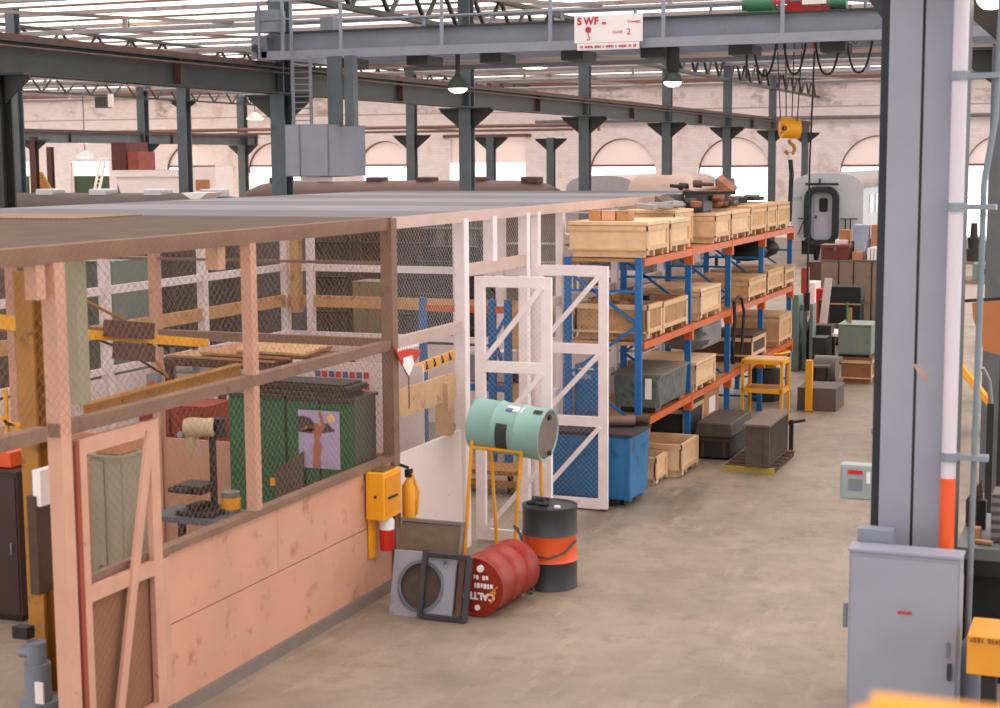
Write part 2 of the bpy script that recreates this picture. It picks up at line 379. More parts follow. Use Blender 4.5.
def runway(X, y0, y1, label, zb=5.94, h=.56, m_=DGREY):
    t = thing('runway_beam', (X,y0,zb), label, 'beam')
    MB().ibeam((X,y0,zb+h/2),(X,y1,zb+h/2),.36,h,.035,.03).build('girder', m_, t)
    g = MB(); yy = y0+2
    while yy < y1: g.box((X-.16,yy,zb+.04),(X+.16,yy+.02,zb+h-.04)); yy += 9.9
    g.build('stiffener', RUST, t)
    MB().box((X-.04,y0,zb+h),(X+.04,y1,zb+h+.1)).box((X-.09,y0,zb+h),(X+.09,y1,zb+h+.02)).build('crane_rail', RUST, t)
    MB().cyl((X+.19,y0,zb+h-.12),(X+.19,y1,zb+h-.12),.025,6).build('conductor', RUST, t)
    return t
runway(XR, 14., ys[6]+1.2, 'long dark grey crane girder running down the hall on columns')
# lattice truss above the columns
t = thing('lattice_truss', (XR,60,8.0), 'dark lattice roof truss running above the columns behind the crane', 'truss')
for nm, z in (('top_chord', 9.05), ('bottom_chord', 8.05)): MB().bar((XR,26,z),(XR,YW,z),.22,.12).build(nm, DGREY, t)
lt = MB(); yy = 26.; k = 0
while yy < YW-1: lt.bar((XR,yy,8.05 if k % 2 else 9.1),(XR,yy+1.05,9.1 if k % 2 else 8.05),.1,.07); yy += 1.05; k += 1
lt.build('lattice', DGREY, t)
for X, nm in ((-35.,'second lattice roof truss further left beyond the first'), (-53.,'third lattice roof truss at the far left of the hall')):
    t = thing('lattice_truss', (X,60,8.0), nm, 'truss')
    for n_, z in (('top_chord', 9.1), ('bottom_chord', 8.2)): MB().bar((X,40,z),(X,YW,z),.18,.1).build(n_, DGREY, t)
    lt = MB(); yy = 40.; k = 0
    while yy < YW-1: lt.bar((X,yy,8.2 if k % 2 else 9.1),(X,yy+1.05,9.1 if k % 2 else 8.2),.09,.06); yy += 1.05; k += 1
    lt.build('lattice', DGREY, t)
# further rows
for (px, Yy, Xx, lb) in ((412, 70, None, 'thin grey column with wide bracket, right of the crane cabinet'), (491, 79, None, 'thin grey column with wide bracket between the two shutter doors'), (551, 87, None, 'thin grey column with wide bracket at the end of the brown pipes')):
    X = aY(px, 150, Yy).x; column(X, Yy, 5.8 if px > 412 else 9., .42, lb, .75, bz=5.75)
for px, lb in ((144, 'grey column with wide bracket behind the white hopper'), (243, 'grey column with wide bracket between the two left arches')):
    Yy = 74 if px == 144 else 86; X = -54.; q = aX(px, 150, X); column(X, q.y, 9., .5, lb, .8, bz=5.6)
runway(-54., 50., YW-1, 'lower grey runway girder far left behind the big girder', zb=5.6, h=.62, m_=COLM)
q = aY(185, 150, 39.5); column(q.x, 39.5, 6.9, .3, 'tall plain grey column crossing the lower girder at left', .25, bz=6.3)
q = aY(18, 150, 38.); column(q.x, 38., 9., .3, 'slim grey column second from the left edge', 0)
q = aY(34, 150, 44.); column(q.x, 44., 5.4, .22, 'brownish column third from the left edge', .4, bz=5.3, m_=RUST)
q = aY(50, 150, 64.); column(q.x, 64., 5.3, .26, 'slim brown column behind the yellow jib foot at far left', 0, m_=RUST)

# ================================================================== OVERHEAD CRANE
YC = 29.
t = thing('overhead_crane', (-9,YC+1,6.59), 'grey overhead travelling crane bridge spanning the aisle', 'crane')
x0, x1 = -16.9, -1.3
CG = GREY
MB().bar((x0+.1,YC+.3,6.95),(x1,YC+.3,6.95),.42,.38).build('front_girder', CG, t)
B((x0,YC-.15,6.59),(x1,YC-.05,6.77)).build('walkway_edge', mat('crane_light', (150,156,170), .45, 0, .06), t)
B((x0+.4,YC-.08,6.6),(x1,YC+.15,6.64)).build('bottom_flange', CG, t)
B((x0+.4,YC+.02,7.13),(x1,YC+.6,7.17)).build('top_flange', DGREY, t)
B((x0+.6,YC+1.9,6.6),(x1,YC+2.3,7.2)).build('rear_girder', CG, t)
pan = mat('bright_underside', (198,184,180), .4, .2, .1, .6)  # pale colour puts the reflections under the bridge into the plate
B((x0+1.3,YC+.9,6.5),(x1,YC+1.9,6.54)).build('walkway_plate', pan, t); B((x0+2.2,YC+2.3,6.44),(x1,YC+2.4,6.6)).build('rear_flange', mat('crane_light', (150,156,170)), t)
k = 0
for xx in (-15.3,-13.6,-12.,-10.3,-8.7,-7.0,-5.3,-3.8):
    MB().box((xx,YC+.1,6.42),(xx+.45,YC+.9,6.6)).build('cross_bracket', DGREY, t)
for z, yy in ((7.78,YC-.1),(7.42,YC+.75)): MB().cyl((x0+.3,yy,z),(x1,yy,z),.03,8).build('handrail', CG, t)
for xx in (-16.3,-14.96,-12.72,-10.44,-8.19,-5.95,-3.7): MB().bar((xx,YC-.12,6.77),(xx,YC-.12,7.8),.07,.03).build('rail_post', mat('crane_light', (150,156,170)), t)
for xx in (-13.5,-12,-10.5,-9,-7.5,-6.2,-4.6): MB().bar((xx,YC+.75,7.17),(xx,YC+.75,7.42),.05).build('rear_rail_post', CG, t)
MB().bar((x0+.05,YC-.15,6.85),(x0+.05,YC+3.2,6.85),.36,.42).build('end_truck', CG, t)
MB().cyl((x0+.02,YC-.27,6.83),(x0+.02,YC-.15,6.83),.08,12).build('buffer', DGREY, t)
MB().box((-16.85,YC-.3,7.15),(-16.35,YC+.1,7.6)).build('drive_cabinet', CG, t)
B((-15.6,YC+.2,7.17),(-15.3,YC+.5,7.45)).build('junction_box', CG, t)
MB().bar((-16.75,YC-.3,6.6),(-16.75,YC-.3,7.75),.05).bar((-16.75,YC-.3,7.4),(-16.0,YC-.3,7.4),.04).bar((-16.0,YC-.3,6.6),(-16.0,YC-.3,7.75),.05).build('gate_frame', CG, t)
# ladder cage going down to the cabinet
lad = MB(); 
for xx in (-15.65,-15.25): lad.bar((xx,YC-.9,5.2),(xx,YC-.9,6.6),.05)
z = 5.2
while z < 6.6: lad.bar((-15.65,YC-.9,z),(-15.25,YC-.9,z),.02); z += .12
lad.build('cage_ladder', CG, t)
MB().bar((-15.05,YC-.5,5.2),(-15.05,YC-.5,6.6),.05).bar((-14.9,YC-.5,5.2),(-14.9,YC-.5,6.6),.3,.04).bar((-14.55,YC-.5,5.2),(-14.55,YC-.5,6.6),.2,.2).build('cabinet_hanger', COLM, t)
q = thing('control_cabinet', (-14.9,YC-.8,4.15), 'grey crane control cabinet hanging below the left end of the bridge', 'cabinet')
B((-15.8,YC-1.0,4.2),(-14.8,YC+.6,5.24)).build('body', CG, q, bevel=.01)
B((-15.78,YC-1.03,4.22),(-14.84,YC-1.0,5.22)).build('door', mat('crane_light', (150,156,170)), q)
B((-15.5,YC-.9,4.1),(-14.8,YC+.5,4.19)).build('tray', WHB, q)
MB().bar((-15.45,YC-1.05,4.2),(-15.45,YC-1.05,5.24),.02).build('door_edge', CG, q)
# sign
q = thing('crane_sign', (-9.2,YC-.3,6.57), 'white sign with red lettering and hook symbol on the crane bridge', 'sign')
SP = mat('sign_white', (255,250,250), .5, 0, .01)
ys_ = YC-.32
B((-9.88,ys_,6.7),(-8.54,ys_+.03,7.21)).build('board', SP, q)
B((-9.82,ys_-.01,6.56),(-8.6,ys_+.02,6.69)).build('lower_board', SP, q)
yt = ys_-.008
for ch_, x_ in (('S',-9.82),('W',-9.69),('F',-9.485)): text(ch_,'lettering',(x_,yt,7.04),(1,0,0),(0,0,1),.19,REDT,q,.007)
marks('ioi','small_lettering',(-9.33,yt,7.03),(1,0,0),(0,0,1),.045,REDT,q)
text('TONNES','small_lettering',(-8.83,yt,7.04),(1,0,0),(0,0,1),.065,REDT,q)
text('CLASS','small_lettering',(-9.12,yt,6.86),(1,0,0),(0,0,1),.07,REDT,q)
text('2','class_number',(-8.84,yt,6.83),(1,0,0),(0,0,1),.16,REDT,q)
marks('io iooio oioi i oiooi i oiooi oi io','small_lettering',(-9.76,yt-.012,6.6),(1,0,0),(0,0,1),.045,REDT,q)
hk = MB().cyl((-9.6,yt,6.94),(-9.6,yt+.006,6.94),.06,20); hp = [(-9.6+.0,yt+.003,6.9),(-9.6,yt+.003,6.82)]+[(-9.6+.035*math.sin(a/5*4.2)-.0,yt+.003,6.785+.035*math.cos(a/5*4.2)) for a in range(6)]
hk.tube(hp,.008,6); hk.build('hook_symbol', REDT, q)
# lamps under the bridge
glow = mat('lamp_glow', (255,250,240), .5, 0, 0, 1, emit=9)
def lamp(X, Y, zt, zb_, r, shade, label, w_=120, tilt=0.):
    t = thing('pendant_lamp', (X,Y,zb_), label, 'lamp')
    MB().lathe((X,Y,zb_),(0,0,1),[(0,r),(.03,r*1.02),((zt-zb_)*.55,r*.85),((zt-zb_)*.8,r*.4),(zt-zb_,r*.3)],20).build('shade', shade, t, True)
    MB().lathe((X,Y,zb_-.03),(0,0,1),[(-.06,.001),(-.05,r*.5),(-.01,r*.85),(.03,r*.95),(.05,r*.95)],20).build('bulb', glow, t, True)
    return t
lo = lamp(-12.52,YC+.2,6.22,5.93,.2,mat('green_shade',(50,66,50)),'glowing lamp with dark shade hanging under the crane at left')
MB().cyl((-12.52,YC+.2,6.15),(-12.52,YC+.2,6.6),.05,8).build('stem', DGREY, lo)
lo = lamp(-8.09,YC+.2,6.2,5.95,.18,mat('green_shade2',(60,74,66)),'glowing lamp with green-topped shade hanging below the crane sign')
MB().cyl((-8.09,YC+.2,6.15),(-8.09,YC+.2,6.6),.13,8).build('stem', DMETAL, lo)
warm = mat('warm_glow', (255,214,150), .5, 0, 0, 1, emit=12)
for px, py, Yy, lb in ((381,8,52.,'warm glowing lamp high in the roof at upper left'),(313,30,55.,'small warm lamp seen over the left end of the crane'),(535,68,60.,'small warm lamp hanging in the roof behind the crane sign'),(85,157,80.,'warm lamp in front of the whitewashed wall at far left'),(255,119,80.,'warm lamp above the second arch from the left')):
    if px == 381: px = 128; py = 5; Yy = 46.
    q = aY(px, py, Yy); t = thing('high_bay_lamp', q, lb, 'lamp')
    MB().lathe(q,(0,0,1),[(0,.5),(.06,.5),(.3,.2),(.4,.1)],18).build('shade', WHB if py>60 else STEEL, t, True)
    MB().lathe(q-V((0,0,.02)),(0,0,1),[(0,.001),(.01,.44),(.05,.46)],18).build('bulb', warm, t, True)
    MB().cyl(q+V((0,0,.4)),(q.x,q.y,8.9),.03,6).build('stem', DGREY, t)
    ld = bpy.data.lights.new('lamp_light','POINT'); ld.energy = 900 if px == 85 else 80; ld.color = (1,.75,.45); ld.shadow_soft_size = .3
    lo = bpy.data.objects.new('lamp_light', ld); COL.objects.link(lo); lo.location = q-V((0,0,.3))
# crab / hoist on the bridge
t = thing('hoist_trolley', (-6,YC+1,7.17), 'green and red hoist trolley standing on the crane bridge', 'hoist')
HG = mat('hoist_green', (76,130,100), .5)
MB().cyl((-6.75,YC+.6,7.38),(-6.25,YC+.6,7.38),.17,16).cyl((-6.85,YC+.6,7.38),(-6.75,YC+.6,7.38),.12,12).build('motor', HG, t, True)
B((-6.95,YC+.35,7.18),(-6.1,YC+.85,7.22)).build('base', HG, t)
MB().bar((-6.4,YC+.9,7.3),(-5.0,YC+.9,7.3),.1,.12).bar((-6.3,YC+.5,7.35),(-5.7,YC+.5,7.5),.06).cyl((-6.1,YC+1.2,7.45),(-5.2,YC+1.2,7.45),.2,16).build('drum', RED, t)
B((-5.68,YC+.3,7.3),(-5.25,YC+.6,7.72)).build('control_box', WHT, t)
MB().cyl((-5.2,YC+.5,7.35),(-4.9,YC+.5,7.35),.14,14).build('gearbox', HG, t, True)
# hook block, ropes
q = thing('hook_block', (-6,YC+1,4.7), 'yellow hook block hanging on ropes from the crane', 'hook')
hx, hy = -6.02, YC+1
MB().cyl((hx-.14,hy-.05,5.08),(hx+.03,hy+.05,5.08),.2,22).cyl((hx+.04,hy+.06,5.06),(hx+.17,hy+.12,5.06),.19,22).cyl((hx-.16,hy-.06,5.08),(hx+.19,hy+.1,5.07),.1,14).build('sheave_housing', YEL, q, True, .01)
MB().cyl((hx-.05,hy-.215,5.07),(hx-.05,hy-.2,5.07),.05,10).build('badge', DMETAL, q)
MB().tube([(hx,hy,4.86),(hx+.02,hy,4.78)]+[(hx+.02+.09*math.sin(a*.55),hy,4.68+.1*math.cos(a*.55)) for a in range(1,9)],.035,8).build('hook', YELD, q, True)
rp = MB()
for dx in (-.28,-.1,.08,.25): rp.cyl((hx+dx*.6,hy,5.2),(hx+dx,hy,7.2),.012,5)
rp.build('wire_rope', DMETAL, q)
t = thing('lifting_sling', (hx+.03,hy,3.6), 'dark chain sling with pale shackle hanging from the yellow hook', 'sling')
MB().cyl((hx+.03,hy,4.6),(hx+.03,hy,4.48),.05,8).build('shackle', WHB, t)
MB().tube([(hx+.03,hy,4.5),(hx+.06,hy,4.2),(hx+.03,hy,3.3)],.045,8).build('sling', BLACK, t)
t = thing('pendant_control', (-5.62,hy,1.6), 'long thin pendant control cable hanging from the crane', 'cable')
MB().tube([(-5.55,hy,7.1),(-5.62,hy,4.4),(-5.62,hy,1.9)],.018,6).build('cable', BLACK, t)
B((-5.67,hy-.04,1.6),(-5.57,hy+.04,1.95)).build('push_button_box', DMETAL, t)
MB().cyl((-5.57,hy-.02,6.55),(-5.57,hy-.02,6.75),.035,8).build('marker', ORB, t)
for k, (xa, xb, zb_) in enumerate(((-6.6,-6.16,6.03),(-6.03,-5.61,6.05),(-5.45,-4.98,6.03),(-4.88,-4.4,6.05))):
    cbm = MB(); mid = (xa+xb)/2; pts = []
    for a in range(13):
        f_ = a/12; pts.append((xa+(xb-xa)*f_, hy-.6, zb_+.62*abs(2*f_-1)**2.6))
    cbm.tube(pts,.022,6); tag(cbm.build('festoon_cable', BLACK, None, True), ['black festoon cable loop hanging leftmost under the crane','black festoon cable loop second from left, left of the pendant cable','black festoon cable loop third from left under the crane','rightmost black festoon cable loop beside the near grey column'][k], 'cable')
tag(MB().cyl((-6.72,hy-.6,6.0),(-6.72,hy-.6,6.66),.022,6).build('cable_tail', BLACK), 'short straight black cable end left of the festoon loops', 'cable')
th = MB()
for k in range(5): 
    xx = -5.3+k*.25; th.tube([(xx,hy-.75,7.3),(xx+.06,hy-.75,6.6),(xx+.12,hy-.75,6.55),(xx+.18,hy-.75,6.65),(xx+.12,hy-.75,7.2)],.007,5)
tag(th.build('thin_cables', DMETAL), 'thin dangling cables in front of the right end of the crane girder', 'cable')
# ================================================================== WIRE CAGE
XW, XL, YN, YB, YE, HC = -7.08, -13.6, 14.65, 24., 28., 3.92
enc = thing('wire_mesh_enclosure', (XW,YN,0), 'long timber and wire mesh enclosure with flat mesh roof beside the aisle', 'enclosure')
def post(X, Y, z0, z1, m_, w=.1, nm='post'): return B((X-w/2,Y-w/2,z0),(X+w/2,Y+w/2,z1)).build(nm, m_, enc)
def rail(a, b, m_, w=.05, h=.1, nm='rail'): return MB().bar(a, b, w, h).build(nm, m_, enc)
def mesh(o, U, w, h, pitch, r, m_, W=(0,0,1)): return MB().wire(o, U, W, w, h, pitch, r).build('wire_mesh', m_, enc)
# --- near, salmon part
B((XW-.04,10.36,.12),(XW+.02,YN-.03,.78)).build('half_wall_board', PINKB, enc)
B((XW-.04,10.36,.79),(XW+.02,12.2,1.38)).build('half_wall_board', PINKB, enc)
B((XW-.04,12.21,.79),(XW+.018,YN-.03,1.38)).build('half_wall_board', PINKB, enc)
B((XW-.06,10.36,0),(XW+.05,YN,.12)).build('plinth', mat('plinth_grey',(128,116,108)), enc)
rail((XW,10.33,1.41),(XW,YN,1.41), BROWNP, .11, .06, 'sill')
rail((XW,6.5,2.6),(XW,8.97,2.6), BROWNP, .1, .1); rail((XW,9.1,2.6),(XW,YN,2.6), BROWNP, .1, .1)
rail((XW,6.5,3.86),(XW,YN,3.86), mat('fascia_brown',(132,98,78),.6,0,.1,3), .08, .13, 'fascia')
yp_ = aX(60,450,XW).y; post(XW, yp_, 0, 3.8, PINK, .12); post(XW, 11.85, 1.42, 3.8, PINK, .1); post(XW, YN, 0, 3.92, BROWNP, .13); post(XW, 6.6, 0, 3.8, PINK, .12)
B((XW+.02,10.36,.14),(XW+.035,10.44,1.36)).build('board_edge_strip', PINK, enc)
B((-7.5,9.72,2.68),(-7.3,9.85,3.78)).build('cream_post', CREAM, enc)
post(XW-.02, aX(37,275,XW).y, 3.55, 3.8, PINK, .1, 'hanger_block'); post(XW-.05, 11.4, 3.6, 3.8, PINK, .12, 'hanger_block')
mesh((XW+.08,10.42,1.44),(0,1,0), YN-10.4, 2.47, .084, .0015, WIREP)
mesh((XW+.08,9.2,2.56),(0,1,0), 1.22, 1.35, .084, .0015, WIREP)
mesh((XW+.11,6.6,2.56),(0,1,0), 2.6, 1.35, .084, .0015, WIREP)
B((XW-.05,9.25,.12),(XW-.01,10.33,1.38)).build('half_wall_board', mat('shade_board',(150,106,80),.6,0,.1,2), enc); rail((XW-.03,9.25,1.41),(XW-.03,10.33,1.41), BROWNP, .05, .06, 'sill')  # board colour darkened for the shade behind the door mesh
# door leaf of the near part
dr = MB().bar((XW+.02,9.34,.1),(XW+.02,9.34,2.5),.11,.05,(0,1,0)); D_ = bpy.data.objects.new('cage_door', None); COL.objects.link(D_); D_.parent = enc; D_.location = (0,9.3-YN,0)
def dpart(nm, mb, m_): return mb.build(nm, m_, D_)
y0, y1 = 9.28, 10.32; xd = XW+.03
for yy in (y0+.06, y1-.05): dpart('stile', B((xd-.025,yy-.06,.1),(xd+.025,yy+.06,2.5)), PINK)
for zz in (2.44, 1.32, .16): dpart('crossrail', B((xd-.024,y0+.1,zz-.06),(xd+.024,y1-.08,zz+.06)), PINK)
dpart('brace', MB().bar((xd+.03,y1-.12,2.42),(xd+.03,y0+.35,.12),.09,.03,(1,0,0)), PINK)
dpart('door_mesh', MB().wire((xd-.03,y0+.08,.15),(0,1,0),(0,0,1),y1-y0-.16,2.25,.084,.0015), WIREP)
dpart('hinge_batten', B((xd+.026,y0-.03,.1),(xd+.04,y0+.02,2.5)), mat('gap_red',(150,70,50)))
# partition between near and far parts
rail((XL,YN,2.62),(XW,YN,2.62), BROWNP, .08, .09); rail((XL,YN,3.45),(XW,YN,3.45), BROWNP, .03, .03)
post(-9.95, YN, 0, 3.85, PINK, .1); post(-11.9, YN, 0, 3.85, PINK, .1)
B((XL,YN-.02,.1),(XW-.1,YN+.02,1.45)).build('half_wall_board', PINKB, enc)
mesh((XL,YN-.05,1.45),(1,0,0), XW-XL-.1, 2.3, .09, .0012, WIREP)
# --- far, white part, aisle side
B((XW-.04,YN+.07,.1),(XW+.02,16.55,1.4)).build('half_wall_board', WHB, enc)
B((XW-.06,YN,0),(XW+.04,16.6,.1)).build('plinth', mat('plinth_grey',(128,116,108)), enc)
rail((XW,YN,2.6),(XW,16.6,2.6), mat('pinkish_grey_paint',(206,180,168),.6,0,.06), .06, .13)
rail((XW,YN,3.86),(XW,YE,3.86), mat('pinkish_grey_paint',(206,180,168)), .08, .12, 'fascia')
rail((XW-.05,YN,1.93),(XW-.05,16.45,1.93), WOOD2, .04, .3, 'timber_board'); post(XW-.05, 16.15, 1.4, 2.0, WOOD2, .16, 'timber_stub')
post(XW, 16.57, 0, 3.84, WHITE, .13); post(XW, 18.6, 0, 3.84, WHITE, .12); post(XW, 19.02, 0, 3.84, WHITE, .1); post(XW,17.45,3.3,3.84,WHITE,.13,'hanger')
for yy in (20.13, 22.6, 25.1, 27.6): post(XW-.06, yy, 0, 3.84, WHITE, .1)
rail((XW,16.6,3.24),(XW,18.6,3.24), mat('pinkish_grey_paint',(206,180,168)), .08, .14, 'header')
rail((XW-.06,19,2.6),(XW-.06,YE,2.6), mat('pinkish_grey_paint',(206,180,168)), .06, .13)
B((XW-.1,19.1,.1),(XW-.06,YE,1.4)).build('half_wall_board', WHB, enc)
mesh((XW+.05,YN+.08,1.4),(0,1,0), 1.85, 2.4, .07, .0015, WIRE); mesh((XW+.05,16.6,3.3),(0,1,0), 2.0, .5, .07, .0015, WIRE)
mesh((XW-.02,19.,1.4),(0,1,0), 9., 2.4, .07, .0015, WIRE)
# two tall gate leaves standing open, square to the wall
def gate(Y, x0, x1, label, up):
    g = bpy.data.objects.new('gate_leaf', None); COL.objects.link(g); g.parent = enc; g.location = (0,Y-YN,0); g['label'] = label
    h = 3.16
    for xx in (x0+.06, x1-.06): B((xx-.06,Y-.03,.03),(xx+.06,Y+.03,h)).build('stile', WHITE, g)
    for zz in ((.09, 1.16, 2.1, h-.06) if up else (.09, 2.1, h-.06)): B((x0+.1,Y-.028,zz-.065),(x1-.1,Y+.028,zz+.065)).build('crossrail', WHITE, g)
    for a, b in (((.2, 1.1), (1.2, 2.05), (2.16, 3.05)) if up else ((.12, .98), (1.2, 2.05), (2.16, 3.05))):
        MB().bar((x0+.1,Y-.03,a),(x1-.1,Y-.03,b),.06,.03,(0,1,0)).build('brace', WHITE, g)
    MB().wire((x0+.05,Y+.035,.1),(1,0,0),(0,0,1),x1-x0-.1,3.,.07,.0014).build('gate_mesh', WIRE, g)
gate(16.9, XW+.03, -6.1, 'white gate leaf nearest the teal drum', False)
gate(18.9, XW+.03, -6.06, 'white gate leaf in front of the blue bin', True)
# --- left and back walls of the far part
for px in (105, 203): post(XL, aX(px, 300, XL).y, 0, 3.84, WHITE, .13)
post(XL, YB, 0, 3.84, WHITE, .13); post(-13.1, YB, 0, 3.84, WHITE, .12); post(-9.55, YB, 0, 3.84, WHITE, .14); post(-11.2,YB+2,0,3.84,WHITE,.12); post(XL,10.5,0,3.84,WHITE,.13)
post(-13.35, YB-.06, 1.9, 3.3, WOOD2, .16, 'timber_stub'); post(-9.2, YB+.06, .5, 2.05, WOOD2, .3, 'timber_stub')
for z, m_, h in ((2.68, WHITE, .12), (2.1, WOOD2, .2), (1.52, WHITE, .1)):
    rail((XL,8,z),(XL,YB,z), m_, .05, h); rail((XL,YB,z),(XW-.1,YB,z), m_, .05, h)
rail((XL,YB,3.66),(XW-.1,YB,3.66), WHITE, .02, .025, 'wire_rail')
B((XL-.02,8,.1),(XL+.02,YB,1.42)).build('half_wall_board', WHB, enc); B((XL,YB-.02,.1),(XW-.15,YB+.02,1.42)).build('half_wall_board', WHB, enc)
mesh((XL-.03,9,1.5),(0,1,0), 15, 2.3, .08, .0014, mat('shaded_wire',(130,124,112))); mesh((XL,YB+.04,1.5),(1,0,0), 6.4, 2.3, .08, .0014, mat('shaded_wire',(130,124,112)))  # same wire with the shade at the back put into its colour
# --- roofs
pale = mat('roof_wire_pale', (134,134,138), .5, .1, .1, .6)
for k in range(7):
    ya = YN + .02 + k*1.9; yb = min(ya+1.9, YE+.3)
    m_ = pale if k in (1, 3, 5) else WIREG
    MB().wire((XL,ya,HC),(1,0,0),(0,1,0),XW-XL,yb-ya,.062,.003).build('roof_mesh', m_, enc)
MB().wire((XL-.2,6.5,HC),(1,0,0),(0,1,0),XW-XL+.2,YN-6.5,.062,.0032).build('roof_mesh', WIREB, enc)
MB().wire((XL-.2,13.2,HC+.02),(1,0,0),(0,1,0),3.9,1.2,.062,.0036).build('roof_mesh', WIREP, enc)
for yy in (7.8, 10.1, 12.4, YN): rail((XL,yy,HC-.06),(XW,yy,HC-.06), mat('rafter_brown',(120,96,72)), .05, .1, 'rafter')
for yy in (17.0, 19.3, 21.6, YB, 26.): rail((XL,yy,HC-.06),(XW,yy,HC-.06), WHITE, .05, .08, 'rafter')
for xx in (XL, -11.4, -9.2): rail((xx,6.5,HC-.02),(xx,YE,HC-.02), pale, .04, .04, 'rafter')

# ================================================================== THINGS IN AND ON THE CAGE
# green lockers
def front(x0, y0, x1, y1, Y):
    a = aY(x0, y1, Y); b = aY(x1, y0, Y); return a.x, b.x, a.z, b.z
Yl = 14.08
xa, xm, xb = aY(229,400,Yl).x, aY(287,400,Yl).x, aY(354,400,Yl).x
zt = aY(290,398,Yl).z
def locker(x0, x1, label, door_l):
    t = thing('steel_locker', ((x0+x1)/2,Yl+.3,0), label, 'locker', )
    B((x0,Yl,0),(x1,Yl+.5,zt)).build('body', mat('locker_side',(66,74,64),.5,0,.1,2) if door_l else GREEN, t, bevel=.008)
    w = (x1-x0)/2
    for k in range(2):
        d = B((x0+.01+k*w,Yl-.025,.06),(x0+w*(k+1)-.01,Yl-.001,zt-.03)).build('door', GREEN, t)
        B((x0+w-.06+k*.08,Yl-.045,1.1),(x0+w-.04+k*.08,Yl-.026,1.22)).build('handle', STEEL, d)
    MB().box((x0-.02,Yl-.03,zt),(x1+.02,Yl+.52,zt+.03)).build('top_rim', mat('locker_top',(74,62,50)), t); return t
L1 = locker(xa, xm-.01, 'left green steel locker behind the pink half wall', 0)
L2 = locker(xm, xb, 'right green steel locker with the poster on its door', 1)
B((xm-.2,Yl-.04,zt-.93),(xm-.06,Yl-.027,zt-.85)).build('yellow_sticker', YEL, L1)
q = thing('cardboard_sheet', (xm,Yl-.05,.9), 'dull brown board propped against the green locker doors', 'board')
a = aY(273,470,Yl-.1); b = aY(301,455,Yl-.1)
MB().prism([(a.x,Yl-.06,1.0),(b.x,Yl-.06,1.0),(b.x,Yl-.06,b.z+.03),(a.x,Yl-.06,a.z)],(0,.02,0)).build('panel', mat('dull_board',(86,78,66)), q)
# poster
x0, x1, z0, z1 = front(299,412,339,467,Yl-.04); yp = Yl-.034
q = thing('poster', ((x0+x1)/2,yp,z0), 'faded beach poster of a figure with raised arms on the green locker', 'poster')
B((x0,yp,z0),(x1,yp+.004,z1)).build('paper', mat('poster_lilac',(176,162,196),.6,0,.08,6), q)
w_, h_ = x1-x0, z1-z0
def pp(u, v): return (x0+u*w_, yp-.003, z0+v*h_)
MB().prism([pp(0,.62),pp(.3,.6),pp(.62,.62),pp(.9,.66),pp(.7,.8),pp(.5,.7),pp(.3,.86),pp(.12,.9),pp(0,.88)],(0,.002,0)).build('headland', mat('poster_dark',(70,58,60)), q)
MB().cyl((x0+.8*w_,yp-.004,z0+.88*h_),(x0+.8*w_,yp-.002,z0+.88*h_),w_*.09,14).build('sun', mat('poster_sun',(240,196,110)), q)
bd = MB().prism([(p[0],yp-.006,p[2]) for p in (pp(.34,0),pp(.54,0),pp(.52,.2),pp(.58,.38),pp(.5,.5),pp(.56,.62),pp(.66,.74),pp(.56,.98),pp(.5,.98),pp(.56,.76),pp(.46,.66),pp(.4,.72),pp(.2,.68),pp(.04,.62),pp(.2,.74),pp(.34,.66),pp(.4,.5),pp(.36,.36),pp(.36,.2))],(0,.002,0))
bd.cyl((x0+.45*w_,yp-.007,z0+.72*h_),(x0+.45*w_,yp-.005,z0+.72*h_),w_*.08,12).build('figure', mat('poster_skin',(176,104,76)), q)
# flat sheets on the lockers
for k in range(6):
    x0 = xa+.28+rnd.uniform(-.05,.1); x1_ = xb-.05+rnd.uniform(-.1,.08)
    tag(MB().hexa([(x0,Yl+.02+k*.02,zt+.03+k*.022),(x1_,Yl-.03+k*.01,zt+.03+k*.022),(x1_,Yl+.46,zt+.03+k*.022),(x0+.1,Yl+.48,zt+.03+k*.022)]+[(x0,Yl+.02+k*.02,zt+.048+k*.022),(x1_,Yl-.03+k*.01,zt+.048+k*.022),(x1_,Yl+.46,zt+.048+k*.022),(x0+.1,Yl+.48,zt+.048+k*.022)]).build('gasket_sheet', mat('sheet_%d' % (k%3), ((58,50,44),(76,66,56),(48,44,42))[k%3])), 'flat dark sheet in the stack lying on top of the green lockers', 'sheet', 'dark sheets stacked on the green lockers')
# drill press on a bench
q0 = aY(208, 500, 12.6); dx, dy = q0.x, 12.6
def zY(px, py, Y=12.6): return aY(px, py, Y).z
def xY(px, py=450, Y=12.6): return aY(px, py, Y).x
bz = zY(200,512)
t = thing('work_table', (dx,dy,0), 'small dark steel table carrying the drill press', 'table')
B((xY(163),dy-.3,bz-.05),(xY(232),dy+.25,bz)).build('top', mat('table_blue_grey',(92,98,108)), t)
for xx in (xY(168), xY(226)):
    for yy in (dy-.26, dy+.2): B((xx-.03,yy-.03,0),(xx+.03,yy+.03,bz-.05)).build('leg', DMETAL, t)
B((xY(164),dy-.28,bz-.45),(xY(182),dy-.1,bz-.3)).build('shelf_box', YELD, t)
t = thing('drill_press', (dx,dy,bz), 'bench drill press with beige head and dark column', 'drill')
B((xY(186),dy-.22,bz),(xY(222),dy+.2,bz+.05)).build('base', DMETAL, t, bevel=.01)
MB().cyl((xY(207),dy+.1,bz+.04),(xY(207),dy+.1,zY(207,425)),.035,12).build('column', BLACK, t, True)
